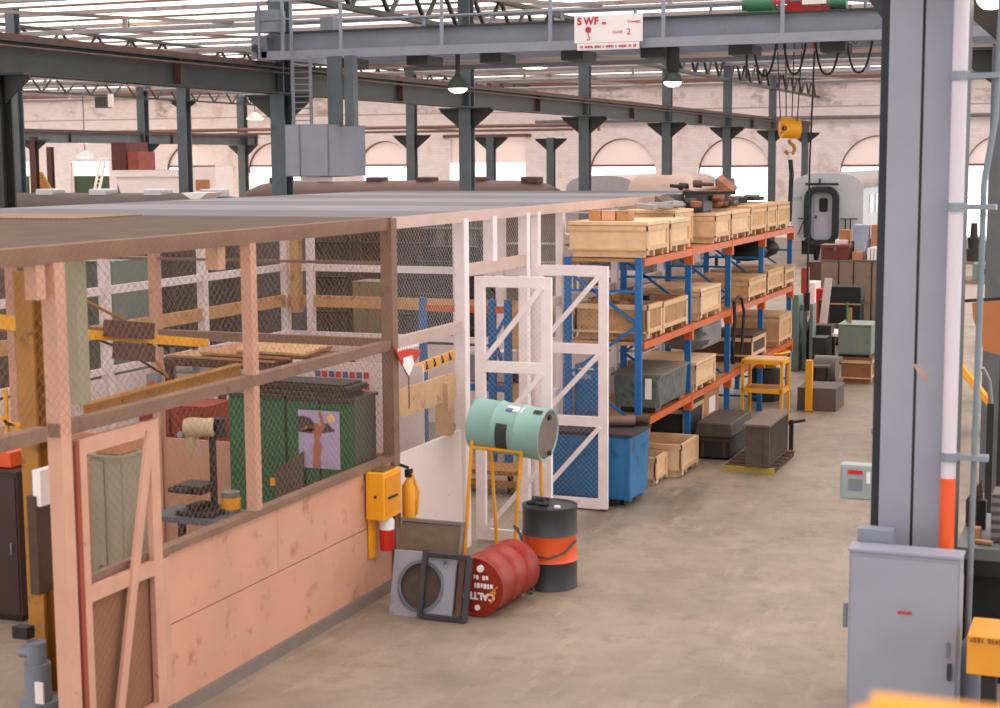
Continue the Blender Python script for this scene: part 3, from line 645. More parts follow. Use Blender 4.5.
MB().box((xY(183),dy-.18,zY(190,490)),(xY(210),dy+.12,zY(190,482))).cyl((xY(180),dy-.2,zY(190,486)),(xY(200),dy-.2,zY(190,486)),.03,10).box((xY(196),dy-.2,zY(190,500)),(xY(206),dy+.05,bz+.05)).build('vice', DMETAL, t, bevel=.004)
hz = zY(203,426)
MB().lathe((xY(191),dy-.1,hz-.01),(1,.25,.05),[(0,.03),(.01,.09),(.08,.1),(.2,.085),(.28,.09),(.3,.06)],18).build('head', mat('beige_enamel',(196,176,140),.4), t, True)
MB().cyl((xY(219),dy+.02,hz-.1),(xY(219),dy+.02,hz+.08),.06,14).build('motor', BLACK, t, True)
MB().cyl((xY(198),dy-.12,hz-.08),(xY(198),dy-.12,hz-.2),.045,12).cyl((xY(198),dy-.12,hz-.2),(xY(198),dy-.12,hz-.32),.015,8).build('chuck', mat('beige_enamel2',(180,160,120)), t, True)
MB().cyl((xY(192),dy-.2,hz-.06),(xY(192),dy-.15,hz-.06),.03,10).build('pulley_cap', STEEL, t, True)
MB().tube([(xY(204),dy-.12,hz-.06),(xY(212),dy-.2,hz-.24)],.008,6).build('feed_lever', STEEL, t, True)
t = thing('paint_tin', (xY(220),dy+.12,bz), 'paint-spattered tin with yellow label beside the drill press', 'tin')
MB().cyl((xY(224),dy+.1,bz),(xY(224),dy+.1,bz+.2),.09,16).build('body', STEEL, t, True); MB().cyl((xY(224),dy+.1,bz+.04),(xY(224),dy+.1,bz+.15),.092,16,cap=False).build('paper_label', YEL, t, True)
q = thing('switch_box', (-9.93,YN-.12,2.05), 'small grey switch box with red button on the pink partition post', 'switch')
B((-10.0,YN-.15,1.98),(-9.86,YN-.06,2.18)).build('box', GREY, q); MB().cyl((-9.93,YN-.17,2.08),(-9.93,YN-.15,2.08),.03,10).build('button', RED, q)
# red pallets / yellow frame behind the drill press
t = thing('tool_cabinet', (-10.2,15.4,0), 'red steel tool cabinet beyond the partition behind the drill press', 'cabinet')
B((-10.6,15.2,0),(-9.7,15.8,1.72)).build('body', mat('dull_red',(150,56,44)), t); B((-10.55,15.17,.2),(-10.17,15.19,1.65)).build('door', mat('dull_red',(150,56,44)), t); B((-10.13,15.17,.2),(-9.75,15.19,1.65)).build('door', mat('dull_red',(150,56,44)), t)
t = thing('trestle', (-11.2,14.2,0), 'yellow tubular trestle near the drill press', 'trestle')
tm_ = MB()
for xx in (-11.6,-10.9): tm_.bar((xx,14.1,0),(xx,14.1,2.0),.04)
tm_.bar((-11.6,14.1,1.6),(-10.9,14.1,1.6),.04).bar((-11.9,14.1,1.75),(-11.2,14.1,1.45),.04); tm_.build('frame', YEL, t)
# yellow jib crane inside the cage
jx, jy = aY(33, 400, 10.6).x, 10.6
t = thing('jib_crane', (jx,jy,0), 'yellow jib crane with post and beams inside the cage', 'crane')
MB().ibeam((jx,jy,0),(jx,jy,3.62),.16,.16,.02,.02,(0,1,0)).build('post', YELD, t)
a = aY(-40,436,9.9); b = aY(247,362,14.0); MB().ibeam(V((aY(84,415,11.4).x,11.4,aY(84,413,11.4).z)), V((aY(240,369,13.9).x,13.9,aY(240,371,13.9).z)), .1,.16,.02,.015).build('near_beam', YELD, t)
a = aY(-10,320,11.2); b = aY(84,334,12.2); c = aY(206,343,13.8)
MB().bar(a,b,.08,.13).bar(b,c,.07,.09).build('jib_arm', YEL, t)
a2 = aY(108,328,12.4); b2 = aY(150,331,13.0); MB().bar(a2,b2,.12,.16).build('rusty_plate', RUST, t)
a3 = aY(118,350,12.4); b3 = aY(150,354,13.0); MB().bar(a3,b3,.12,.16).build('rusty_plate', RUST, t)
MB().tube([aY(84,300,12.2),aY(127,322,12.8),aY(168,378,13.2)],.015,6).build('tie_rod', YELD, t)
MB().tube([aY(83,334,12.2),aY(120,348,12.8),aY(166,376,13.2)],.013,6).build('chain', DMETAL, t)
for k in range(5):
    a = aY(150+k*11,341+k*.3,13.3+k*.1); MB().box((a.x,a.y-.06,a.z-.05),(a.x+.07,a.y-.05,a.z+.03)).build('stripe', BLACK, t)
# hanging triangular sign
q = thing('warning_sign', aX(405,360,XW), 'red and white triangular warning sign hanging on the cage mesh', 'sign')
c0 = aX(393,347,XW+.1); c1 = aX(421,350,XW+.1); c2 = aX(407,376,XW+.1); xs = XW+.1
MB().prism([(xs,c0.y,c0.z),(xs,c1.y,c1.z+.0),(xs,c2.y,c2.z)],(.012,0,0)).build('panel', mat('sign_red',(190,52,40)), q)
def lp(u, v): return (xs+.013,c0.y+(c1.y-c0.y)*u, c2.z+(c0.z-c2.z)*v)
MB().prism([lp(.32,.6),lp(.62,.6),lp(.7,.34),lp(.5,0),lp(.3,.34)],(.004,0,0)).build('white_field', WHT, q)
for k in range(9): MB().box(lp(.12+k*.085,.84),V(lp(.12+k*.085+.055,.93))+V((.004,0,0))).build('small_lettering', WHT, q)
MB().tube([lp(.5,0),V(lp(.5,0))-V((0,0,.35))],.006,5).build('cord', DMETAL, q)
# yellow control box + extinguishers on the aisle wall
Yb = 13.95; x0, x1, z0, z1 = front(357,474,382,519,Yb)
q = thing('equipment_box', (x0,Yb,z0), 'yellow steel box mounted on the pink wall corner', 'box')
a = aX(398,470,x1); 
bx = MB(); bx.box((XW+.04,Yb,z0),(XW+.24,Yb+.42,z1)).build('body', YEL, q, bevel=.008)
B((XW+.24,Yb+.04,z0+.05),(XW+.252,Yb+.38,z1-.05)).build('door', mat('yellow_door',(226,146,20)), q)
MB().cyl((XW+.15,Yb-.01,(z0+z1)/2),(XW+.15,Yb,(z0+z1)/2),.016,12).build('lock', BLACK, q)
MB().bar((XW+.26,Yb+.08,(z0+z1)/2-.02),(XW+.26,Yb+.28,(z0+z1)/2-.02),.02,.02).build('latch', BLACK, q)
B((XW+.07,Yb+.06,z1),(XW+.21,Yb+.36,z1+.015)).build('top_rim', mat('brown_rim',(110,80,44)), q)
B((XW+.03,Yb+.06,z0-.42),(XW+.05,Yb+.2,z0)).build('mount_board', YEL, q)
ex = XW+.15
q = thing('fire_extinguisher', (ex,Yb+.2,.7), 'red and white fire extinguisher below the yellow box', 'extinguisher')
MB().lathe((ex,Yb+.25,z0-.36),(0,0,1),[(0,.001),(.0,.075),(.22,.08)],20).build('red_body', RED, q, True)
MB().lathe((ex,Yb+.25,z0-.14),(0,0,1),[(0,.08),(.09,.08),(.13,.05),(.135,.001)],20).build('white_shoulder', WHT, q, True)
q = thing('fire_extinguisher', (ex,Yb+.8,.8), 'yellow fire extinguisher with black head beside the yellow box', 'extinguisher')
MB().lathe((ex,Yb+.8,z0-.2),(0,0,1),[(0,.001),(0,.075),(.4,.075),(.47,.03),(.5,.03)],18).build('body', YEL, q, True)
MB().box((ex-.03,Yb+.76,z0+.3),(ex+.03,Yb+.84,z0+.38)).bar((ex,Yb+.78,z0+.4),(ex-.05,Yb+.7,z0+.44),.03).build('valve', BLACK, q)
MB().tube([(ex+.04,Yb+.8,z0+.34),(ex+.1,Yb+.82,z0+.15),(ex+.085,Yb+.8,z0-.1)],.016,6).build('hose', YEL, q)
# cabinets and machines inside the cage
def cabinet(name, X0, X1, Y0, Y1, Z, m_, label, cat='cabinet', ndoor=2, z0=0.):
    t = thing(name, ((X0+X1)/2,(Y0+Y1)/2,z0), label, cat)
    B((X0,Y0,z0+.06),(X1,Y1,Z)).build('body', m_, t, bevel=.012); B((X0+.04,Y0+.04,z0),(X1-.04,Y1-.04,z0+.06)).build('plinth', DMETAL, t)
    w = (X1-X0)/ndoor
    for k in range(ndoor):
        d = B((X0+w*k+.02,Y0-.015,z0+.1),(X0+w*(k+1)-.02,Y0+.002,Z-.04)).build('door', m_, t)
        B((X0+w*(k+1)-.09,Y0-.035,(Z+z0)/2-.06),(X0+w*(k+1)-.07,Y0-.016,(Z+z0)/2+.06)).build('handle', STEEL, d)
    B((X0-.01,Y0-.02,Z),(X1+.01,Y1,Z+.02)).build('top_panel', m_, t)
    return t
c = aX(85,455,-8.2); 
cabinet('tall_cabinet', -8.2,-7.85,11.0,11.35, 2.0, CREAM, 'tall cream cabinet inside the cage behind the pink door')
tag(B((-8.15,11.03,2.025),(-7.9,11.3,2.12)).build('cardboard_box', CARD, None, bevel=.005), 'flat brown box lying on the tall cream cabinet', 'box')
t = thing('pump_motor', aZ(45,705), 'grey pump unit standing on the floor by the pink door post', 'pump')
q = aZ(47,708); q = V((q.x,q.y-.1,0))
MB().cyl(q, q+V((0,0,.1)), .16, 16).cyl(q+V((0,0,.1)), q+V((0,0,.42)), .11, 16).build('housing', GREY, t, True)
MB().cyl(q+V((0,0,.42)), q+V((0,0,.6)), .08, 14).cyl(q+V((-.15,0,.5)), q+V((.0,0,.5)), .05, 12).build('head', GREY, t, True)
MB().box(q+V((-.2,-.05,.62)), q+V((-.05,.05,.72))).build('gauge', DMETAL, t)
B(q+V((.06,-.12,.12)), q+V((.14,-.1,.3))).build('paper_label', WHT, t)
t = cabinet('machine_cabinet', -10.7,-9.95,12.2,12.9,1.5, mat('dark_brown_enamel',(64,42,36),.5), 'dark machine cabinet at the left edge inside the cage', 'machine', 1)
q = aY(5,424,10.); tag(B((-10.5,12.3,1.525),(-10.1,12.6,1.68)).build('orange_tray', ORB, None, bevel=.01), 'orange-red tray on the dark machine at the left edge', 'tray')
t = thing('notice_holder', aX(42,480,-7.45), 'small white box fixed behind the pink door post', 'box')
q = aX(47,488,-7.4); B((-7.45,q.y-.1,q.z-.12),(-7.38,q.y+.1,q.z+.15)).build('case', WHT, t)
q = aX(48,540,-7.4); tag(MB().box((-7.5,q.y-.1,q.z-.4),(-7.42,q.y+.1,q.z+.35)).build('narrow_panel', DWOOD), 'narrow dark panel with yellow edge behind the pink door post', 'panel')
hs = MB().tube([aZ(0,612,.02), aZ(25,600,.02), aZ(48,588,.02)],.02,6).build('floor_hose', REDD); tag(hs, 'thin dark red hose on the floor at the left edge', 'hose')
# benches and stores deeper in the cage and beyond
def shelf(name, X0, X1, Y0, Y1, Z, n_, m_, label):
    t = thing(name, ((X0+X1)/2,(Y0+Y1)/2,0), label, 'shelf')
    for x in (X0, X1):
        for y in (Y0, Y1): B((x-.03,y-.03,0),(x+.03,y+.03,Z)).build('upright', m_, t)
    for k in range(n_): B((X0,Y0,.3+k*(Z-.35)/(n_-1)),(X1,Y1,.34+k*(Z-.35)/(n_-1))).build('shelf_board', m_, t)
    return t
t = thing('work_bench', (-10,16.8,0), 'timber work bench with plywood sheets lying on it inside the cage', 'bench')
wz = aY(290,364,16.2).z-.09
B((-11.0,16.2,wz),(-8.9,17.6,wz+.08)).build('top', DWOOD, t)
for x in (-10.9,-9.):
    for y in (16.3,17.5): B((x-.04,y-.04,0),(x+.04,y+.04,wz)).build('leg', DWOOD, t)
for k in range(3): tag(MB().hexa([V(v)+V((.25,0,k*.05+wz-1.62)) for v in ((-11.2+k*.5,16.3,1.71),(-9.6+k*.2,16.2,1.71),(-9.4,17.3,1.71),(-11+k*.2,17.4,1.71),(-11.2+k*.5,16.3,1.74),(-9.6+k*.2,16.2,1.74),(-9.4,17.3,1.74),(-11+k*.2,17.4,1.74))]).build('plywood_sheet', (WOOD3, CARD, WOOD2)[k]), ['lowest plywood sheet on the bench inside the cage','middle plywood sheet on the bench inside the cage','top plywood sheet on the bench inside the cage'][k], 'sheet')
shelf('steel_shelf', -13.3,-11.8,20,20.6,1.9,4,STEEL,'grey steel shelving along the left wall of the cage')
kx0, kx1, kz0, kz1 = front(354,283,381,367,YB+.8)
cabinet('khaki_cabinet', kx0,kx1,YB+.8,YB+1.4,kz1, KHAKI, 'tall khaki cabinet behind the back wall of the cage')
t = thing('notice_board', (-9.3,YN+1.2,1.5), 'white board with rows of red and blue signs behind the green lockers', 'board')
a = aY(316,400,16.); b = aY(352,383,16.)
B((a.x-.3,16.,1.0),(b.x+.9,16.03,2.2)).build('board', WHB, t)
for k in range(16): B((a.x+k%8*.09,15.99,2.02-k//8*.13),(a.x+k%8*.09+.065,16.,2.09-k//8*.13)).build('mark', (mat('mark_blue',(90,100,150)), REDT)[k % 2], t)
t = thing('striped_beam', aY(440,362,18.), 'yellow and black striped beam leaning inside the cage doorway', 'beam')
a = aY(415,370,17.2); b = aY(466,350,18.6); MB().bar(a,b,.06,.12).build('beam', YEL, t)
for k in range(5): p_ = a.lerp(b, .2+k*.15); MB().bar(p_+V((0,-.05,0)), p_+V((.05,-.05,.02)), .01,.1).build('stripe', BLACK, t)
MB().bar((a.x,a.y,0),(a.x,a.y,a.z),.06).bar((b.x,b.y,0),(b.x,b.y,b.z),.06).build('leg', YEL, t)
# small blue rack, yellow pallet and goods seen through the gate opening
bx0, bx1, by = -9.6, -8.25, 21.
t = thing('storage_rack', (-8.4,21.5,0), 'small blue rack with orange beam seen through the white gate', 'rack')
for x in (bx0, bx1, aY(493,400,by).x):
    B((x-.05,by-.04,0),(x+.05,by+.04,2.5)).build('upright', BLUE, t)
for z in (1.2, 2.35): MB().bar((bx0,by,z),(bx1,by,z),.05,.1).build('beam', BLUE if z < 2 else ORANGE, t)
MB().bar((aY(493,400,by).x,by,2.0),(bx1,by,1.3),.04).bar((aY(493,400,by).x,by,1.9),(bx1,by,2.3),.04).build('brace', BLUE, t)
B((bx0,by,1.22),(bx1,by+.8,1.26)).build('shelf_board', WOOD3, t)
for k, (px, c_, w_, h_) in enumerate(((478,'grey',.3,.4),(487,'dark',.22,.3),(505,'pale',.25,.45),(515,'dark',.2,.25))):
    x = aY(px,380,by+.3).x; m_ = {'grey':GREY,'dark':DMETAL,'pale':WHB}[c_]
    tag(B((x-w_/2,by+.15,1.265),(x+w_/2,by+.5,1.27+h_)).build('spare_part_box', m_, None, bevel=.02), ['grey box on the small blue rack, leftmost','small dark box on the small blue rack, second from left','pale box on the small blue rack, third from left','low dark box at the right end of the small blue rack'][k], 'box')
t = thing('dolly', (-8.1,19.6,0), 'low yellow dolly with wheels seen through the white gate', 'dolly')
B((-8.5,19.3,.28),(-7.5,19.9,.34)).build('deck', YELD, t); B((-8.5,19.3,.12),(-7.5,19.36,.2)).build('side_rail', YELD, t)
for x in (-8.4,-7.6):
    for y in (19.4,19.8): MB().cyl((x-.02,y,.08),(x+.02,y,.08),.08,12).box((x-.03,y-.03,.1),(x+.03,y+.03,.28)).build('wheel', BLACK, t)
# machines seen through the mesh beyond the left wall
specs = [(-16.6,-15.6,15.5,17.5,2.9,DMACH,'dark machine tool with brown panels seen at far left through the mesh'),(-16.6,-15.4,18.2,20.6,3.3,mat('umber_paint',(86,72,62),.6,0,.15,1),'brown machine housing beyond the left mesh wall'),
  (-16.2,-15.2,21.2,22.6,2.9,LGREEN,'grey-green control cabinet beyond the left mesh wall'),(-16.8,-15.4,23.2,25.0,3.2,DMACH,'dark machine frame beyond the left corner of the cage'),(-15.6,-14.6,25.6,26.6,3.4,mat('slate_paint',(82,84,90),.6,0,.1),'tall slate grey cabinet at the back left of the cage')]
for a_, b_, c_, d_, z_, m_, lb in specs: cabinet('machine_housing', a_, b_, c_, d_, z_, m_, lb, 'machine', 2)
for k, (a_, b_, z_, m_) in enumerate(((-13.9,-12.4,2.7,DMACH),(-12.,-10.6,2.4,mat('olive_drab',(92,90,74),.6,0,.1)),(-10.2,-8.9,2.9,mat('slate_paint',(82,84,90))),(-8.7,-7.6,2.2,DMACH))):
    s_ = shelf('storage_shelf', a_, b_, 30.,30.8, z_+.4, 5, m_, ['dark storage shelves behind the cage, leftmost','olive storage shelves behind the cage, second from left','slate storage shelves behind the cage, third from left','dark storage shelves behind the cage nearest the rack'][k])
    B((a_+.05,30.3,.35),(b_-.05,30.75,z_)).build('packed_goods', (DMACH, KHAKI, DMACH, CREAM)[k], s_)
for k, (a_, b_) in enumerate(((-20.4,-18.4),(-18.2,-16.2),(-16.,-14.1))):
    s_ = shelf('storage_shelf', a_, b_, 31.4,32.2, 3.5, 5, DMACH, ['dark tall shelves behind the cage farthest to the left','dark tall shelves behind the cage, second of the left group','dark tall shelves behind the cage at the back left corner'][k]); B((a_+.05,31.7,.35),(b_-.05,32.15,3.2)).build('packed_goods', (DMACH, mat('olive_drab',(92,90,74)), mat('umber_paint',(86,72,62)))[k], s_)
for k in range(4):
    X0 = -25.+k*1.9; cabinet('machine_housing', X0, X0+1.7, 26.+k*.6, 27.4+k*.6, 3.0+.1*k, (DMACH, mat('umber_paint',(86,72,62)), KHAKI, DMACH)[k], ['dark machine block farthest left behind the cage','brown machine block second from left behind the cage','khaki machine block third from left behind the cage','dark machine block nearest the back corner of the cage'][k], 'machine', 2)
t = thing('work_table', (-9,26,0), 'grey table with blue bottle and papers behind the cage back wall', 'table')
B((-10.6,25.2,1.3),(-7.6,26.2,1.36)).build('top', mat('pale_grey_top',(170,160,150)), t)
for x in (-10.5,-7.7):
    for y in (25.3,26.1): B((x-.04,y-.04,0),(x+.04,y+.04,1.3)).build('leg', STEEL, t)
tag(MB().lathe((-10.2,25.4,1.365),(0,0,1),[(0,.001),(0,.14),(.25,.14),(.34,.05),(.42,.05),(.42,.001)],16).build('gas_bottle', mat('bottle_blue',(60,110,130)), None, True), 'small blue-green gas bottle on the table behind the cage', 'bottle')
# ================================================================== PALLET RACK
RX0, RX1 = -7.0, -6.0
RY = [20.05, 22.6, 25.1, 27.6, 30.15]
LV = [.96, 2.02, 3.14]
t = thing('pallet_rack', (-6.5,25,0), 'long pallet rack with blue uprights and orange beams beside the aisle', 'rack')
for y in RY:
    for x in (RX0, RX1):
        MB().box((x-.045,y-.03,0),(x+.045,y+.03,3.2)).box((x-.07,y-.06,0),(x+.07,y+.06,.01)).build('upright', BLUE, t)
    br = MB(); pts = [(RX0,.25),(RX1,.95),(RX0,1.6),(RX1,2.3),(RX0,3.0)]
    for (xa_,za_),(xb_,zb_) in zip(pts, pts[1:]): br.bar((xa_,y,za_),(xb_,y,zb_),.035,.035)
    for z in (.25, 2.75): br.bar((RX0,y,z),(RX1,y,z),.035,.035)
    br.build('frame_brace', BLUE, t)
for z in LV:
    for x in (RX0, RX1+.05):
        for ya_, yb_ in zip(RY, RY[1:]):
            MB().box((x-.025,ya_+.03,z-.05),(x+.025,yb_-.03,z+.05)).build('beam', ORANGE, t)
    for y in RY[1:]: B((RX1-.05,y-.05,z-.19),(RX1+.08,y+.05,z+.07)).build('beam_connector', ORANGE, t)
    B((RX0+.03,RY[0],z+.0),(RX1,RY[-1],z+.045)).build('shelf_board', WOOD3, t)

def crate(x0, x1, y0, y1, z0, z1, m_, label, lid=True, grp=None, name='plywood_crate'):
    if z0 < 3 and name == 'plywood_crate':      # keep clear of the rack frames
        for ry in RY:
            if y0 < ry+.06 < y1 and ry-.06 < (y0+y1)/2: y0 = ry+.06
            if y0 < ry-.06 < y1 and ry+.06 > (y0+y1)/2: y1 = ry-.06
    t = thing(name, ((x0+x1)/2,(y0+y1)/2,z0), label, 'crate', grp)
    s_ = min(.1, (z1-z0)*.2)
    for y in (y0+.03, (y0+y1)/2-.04, y1-.11): B((x0+.04,y,z0),(x1-.04,y+.08,z0+s_)).build('skid', m_, t)
    if lid:
        B((x0,y0,z0+s_),(x1,y1,z1-.05)).build('body', m_, t); B((x0-.02,y0-.02,z1-.045),(x1+.02,y1+.02,z1)).build('lid', m_, t)
    else:
        MB().box((x0,y0,z0+s_),(x1,y1,z0+s_+.02)).box((x0,y0,z0+s_),(x0+.025,y1,z1)).box((x1-.025,y0,z0+s_),(x1,y1,z1)).box((x0,y0,z0+s_),(x1,y0+.025,z1)).box((x0,y1-.025,z0+s_),(x1,y1,z1)).build('body', m_, t)
    g = MB(); o_ = .018
    zt_ = z1-.05 if lid else z1
    for zz in (zt_-.07,): 
        g.box((x0-o_,y0-o_,zz),(x1+o_,y0,zt_-.005)).box((x1,y0-o_,zz),(x1+o_,y1+o_,zt_-.005)).box((x0-o_,y1,zz),(x1,y1+o_,zt_-.005)).box((x0-o_,y0,zz),(x0,y1,zt_-.005))
    g.build('top_batten', TRIM, t)
    g = MB()
    for xx in (x1,): g.box((xx,y0-o_,z0+s_*.4),(xx+o_,y0+.07,zt_-.08)).box((xx,y1-.07,z0+s_*.4),(xx+o_,y1+o_,zt_-.08)).box((xx,y0+.07,z0+s_),(xx+o_,y1-.07,z0+s_+.06))
    g.box((x0-o_,y0-o_,z0+s_),(x1+o_,y0,z0+s_+.03)); g.build('end_batten', TRIM, t)
    return t
def pyy(px, y=250): return aX(px, y, -5.88).y
XA = -5.9
# top shelf: heights from the photograph
zt = LV[2]+.06
TOPC = [(648,668.5,3.72,'plywood crate nearest the camera on the top shelf'),(671,690,3.7,'plywood crate second from the near end of the top shelf'),(716,730,3.74,''),(732,749.5,3.78,''),(751,766,3.84,''),(767.5,776.5,3.88,''),(777.5,789,3.92,'')]
yc = [(20.0,21.35),(21.45,22.75),(24.25,25.25),(25.4,26.75),(26.9,28.15),(28.25,29.05),(29.15,30.3)]
labs = ['plywood crate nearest the camera on the top shelf, small boxes on its lid','plywood crate second from the near end of the top shelf','plywood crate on the top shelf below the front of the scrap heap','plywood crate fourth along the top shelf, right under the scrap heap','plywood crate fifth along the top shelf','narrow plywood crate sixth along the top shelf','plywood crate at the far end of the top shelf']
for k, ((ya_, yb_), lb) in enumerate(zip(yc, labs)):
    a_, b_ = pyy(TOPC[k][0]), pyy(TOPC[k][1])
    top = aX(TOPC[k][0], (222,220,213,211,206,204,203)[k], XA).z
    crate(-6.98, XA, a_, b_, zt, top, (WOOD,WOOD,WOOD,WOOD,WOOD2,WOOD2,WOOD2)[k], lb)
crate(-6.98, -6.2, pyy(695), pyy(712), zt, zt+.55, WOOD, 'plywood crate set back on the top shelf behind the second crate')
T0 = zt; topz = aX(648,222,XA).z
for k, (a_, b_) in enumerate(((589,600.5),(601.5,615),(616.5,629))):
    p_ = aY(a_, 221, 20.35); q_ = aY(b_, 211, 20.35)
    tag(B((p_.x,20.35,topz+.003),(q_.x,20.6,topz+.14)).build('cardboard_box', (CARD, mat('pinkish_box',(210,158,130)), WOOD3)[k], None, bevel=.004), ['leftmost small box on the nearest crate of the top shelf','middle small box on the nearest crate of the top shelf','rightmost small box on the nearest crate of the top shelf'][k], 'box')
# scrap heap on crates 3 and 4
zs = aX(716,213,XA).z+.004
SCM = [DMETAL, mat('scrap_grey',(96,96,98),.6,.2,.2,6), mat('scrap_rust',(150,96,70),.7,0,.25,6), mat('scrap_brown',(110,84,68),.7,0,.25,6)]
def rot_box(c, s_, rz, ry, name, m_, label, grp=None, bevel=.015):
    mb_ = B((-s_[0]/2,-s_[1]/2,-s_[2]/2),(s_[0]/2,s_[1]/2,s_[2]/2))
    mt = Matrix.Translation(V(c)) @ Matrix.Rotation(rz,4,'Z') @ Matrix.Rotation(ry,4,'Y')
    mb_.v = [tuple(mt @ V(v)) for v in mb_.v]
    o = mb_.build(name, m_, None, bevel=bevel); return tag(o, label, 'scrap', grp)
Ys = pyy(716)
p_ = aY(695,196,Ys+.2); t = thing('dark_motor_housing', (p_.x,Ys+.3,zs), 'dark square motor housing at the left of the scrap heap', 'machine part')
x0, x1, z0, z1 = front(687,191,706,203,Ys+.2)
MB().box((x0,Ys+.05,zs),(x1,Ys+.6,z1)).build('housing', mat('housing_dark',(66,68,68),.5,.2,.15), t, bevel=.02)
MB().box((x0-.02,Ys+.02,z1-.05),(x1+.5,Ys+.08,z1+.0)).build('strap', DMETAL, t)
x0, x1, z0, z1 = front(716,178,729,198,Ys+.5)
tag(MB().prism([(x0,Ys+.5,z1),(x0+.03,Ys+.5,z0+.15),(x1,Ys+.5,z0+.02),(x1+.06,Ys+.5,z0+.12)],(0,.35,.05)).build('rusty_plate', SCM[2]), 'rusty pointed plate sticking up on the scrap heap', 'plate')
r2 = random.Random(3)
for k in range(34):
    u = r2.random(); px = 672+u*66; lvl = r2.random()
    hmax = .42*max(.12, 1-abs((px-708)/34)**1.6)
    x = -6.75+r2.random()*.8; yy = Ys+.05+ (px-690)/45*1.6 + r2.random()*.3
    yy = max(Ys-.1, min(Ys+2.2, yy))
    s_ = (.12+.28*r2.random(), .1+.2*r2.random(), .05+.1*r2.random())
    z = zs+s_[2]/2+.03+lvl*hmax
    if r2.random() < .4:
        a = r2.random()*3.1; mb_ = MB(); c_ = V((x,yy,z)); dv = V((math.cos(a),math.sin(a),.2*r2.random()-.1))*s_[0]*.7
        mb_.lathe(c_-dv, dv, [(0,.02),(.01,.06),(s_[0]*.6,.065),(s_[0]*.62,.03),(s_[0]*1.4,.03)], 12)
        tag(mb_.build('scrap_casting', SCM[k % 4] if k % 5 else STEEL, None, True), 'rusty round casting in the scrap heap on the top shelf', 'scrap', 'round castings in the scrap heap')
    else:
        rot_box((x,yy,z), s_, r2.random()*3, r2.random()*.8-.4, 'scrap_bracket', SCM[k % 4], 'flat dark bracket in the scrap heap on the top shelf', 'flat brackets in the scrap heap')
for k in range(5):
    rot_box((-6.5+.12*(k%2),Ys-1.7+k*.3,T0+.62), (.3,.25,.08), k*.9, .1, 'alloy_plate', mat('alloy',(150,146,146),.4,.3,.1), 'pale alloy plate lying on crates left of the scrap heap', 'alloy plates left of the scrap heap')
for k in range(8):
    yy = pyy(744)+k*.42; zz = aX(760,(206 if k<3 else 203),XA).z
    rot_box((-6.3-.12*(k%3),yy,zz+.05), (.3,.28,.07+.03*(k%2)), k*.7, 0, 'dark_part', DMETAL, 'dark oily part lying on the far crates of the top shelf', 'dark parts on the far top crates')
# middle shelf
zm = LV[1]+.06
def c2(pa, pb, top, py, m_, lb, x0=-6.92, lid=True, z=zm, xa=XA): return crate(x0, xa, aX(pa,300,xa).y, aX(pb,300,xa).y, z, aX(pa,py,xa).z, m_, lb, lid)
c2(641,661,0,307,WOOD3,'open plywood crate nearest the camera on the middle shelf',lid=False, )
c2(662.5,686.5,0,302,WOOD3,'open plywood crate second on the middle shelf',lid=False)
c2(700,719.5,0,289,WOOD,'pale plywood crate third on the middle shelf beside the second upright')
c2(748,764.5,0,279,WOOD2,'plywood crate fourth on the middle shelf, behind the third upright')
c2(766,782,0,271,WOOD2,'plywood crate fifth on the middle shelf under the black bundle')
c2(784,793,0,267,WOOD3,'plywood crate at the far end of the middle shelf')
tag(ell(ell(MB(),(-6.4,29.1,2.84),.42,.45,.2),(-6.45,28.4,2.82),.4,.5,.19).build('cloth_bundle', BLACK, None, True), 'black cloth bundle lying on the far crates of the middle shelf', 'bundle')
for k in range(4): rot_box((-6.5+.1*k,20.3+.25*k,zm+.42+.02*k),(.2,.16,.1),k,.1,'small_part',SCM[(k+1)%4],'small dark part in the nearest open crate on the middle shelf','parts in the nearest open crate')
# low shelf
zl = LV[0]+.06
t = thing('sheet_metal_duct', (-6.4,20.9,zl), 'grey-green sheet metal duct box with torn white label on the low shelf', 'duct')
pts = [(-6.98,20.2,zl),(-5.72,20.2,zl),(-5.72,21.6,zl),(-6.98,21.6,zl)]; 
yb1 = pyy(688); ya1 = 20.6; ztd = aX(660,381,-5.75).z
MB().hexa([(-6.5,ya1,zl+.07),(-5.9,ya1,zl+.07),(-5.9,yb1,zl+.07),(-6.5,yb1,zl+.07),(-6.52,ya1-.02,ztd+.0),(-5.87,ya1-.02,ztd),(-5.87,yb1,ztd),(-6.52,yb1,ztd)]).build('body', mat('duct_green',(104,114,108),.45,.1,.2,6,(76,84,80),7,.55), t, bevel=.02)
MB().box((-6.45,ya1+.1,zl),(-5.95,ya1+.2,zl+.07)).build('bearer', DWOOD, t); MB().box((-6.45,yb1-.2,zl),(-5.95,yb1-.1,zl+.07)).build('bearer', DWOOD, t)
MB().box((-6.55,ya1-.04,ztd),(-5.84,yb1+.02,ztd+.03)).build('cover', mat('duct_top',(124,116,104),.6,.1,.1), t)
B((-6.06,ya1-.035,zl+.2),(-5.97,ya1-.018,ztd-.03)).build('torn_paper', WHT, t)
MB().prism([(-5.92,ya1-.06,zl+.26),(-5.9,ya1-.06,zl+.05),(-5.83,ya1-.06,zl+.08),(-5.86,ya1-.06,zl+.34)],(0,.03,0)).build('bent_flap', mat('duct_green',(96,108,104)), t)
c2(690,715,0,365,WOOD,'pale plywood crate on the low shelf behind the second upright', z=zl)
t = thing('wrapped_machine', (-6.4,24.3,zl), 'grey machine wrapped in clear plastic on a crate on the low shelf', 'machine')
yq = pyy(703)
ya_w, yb_w = aX(699,340,-6.15).y, aX(722,340,-6.15).y; zw = aX(690,365,XA).z+.004
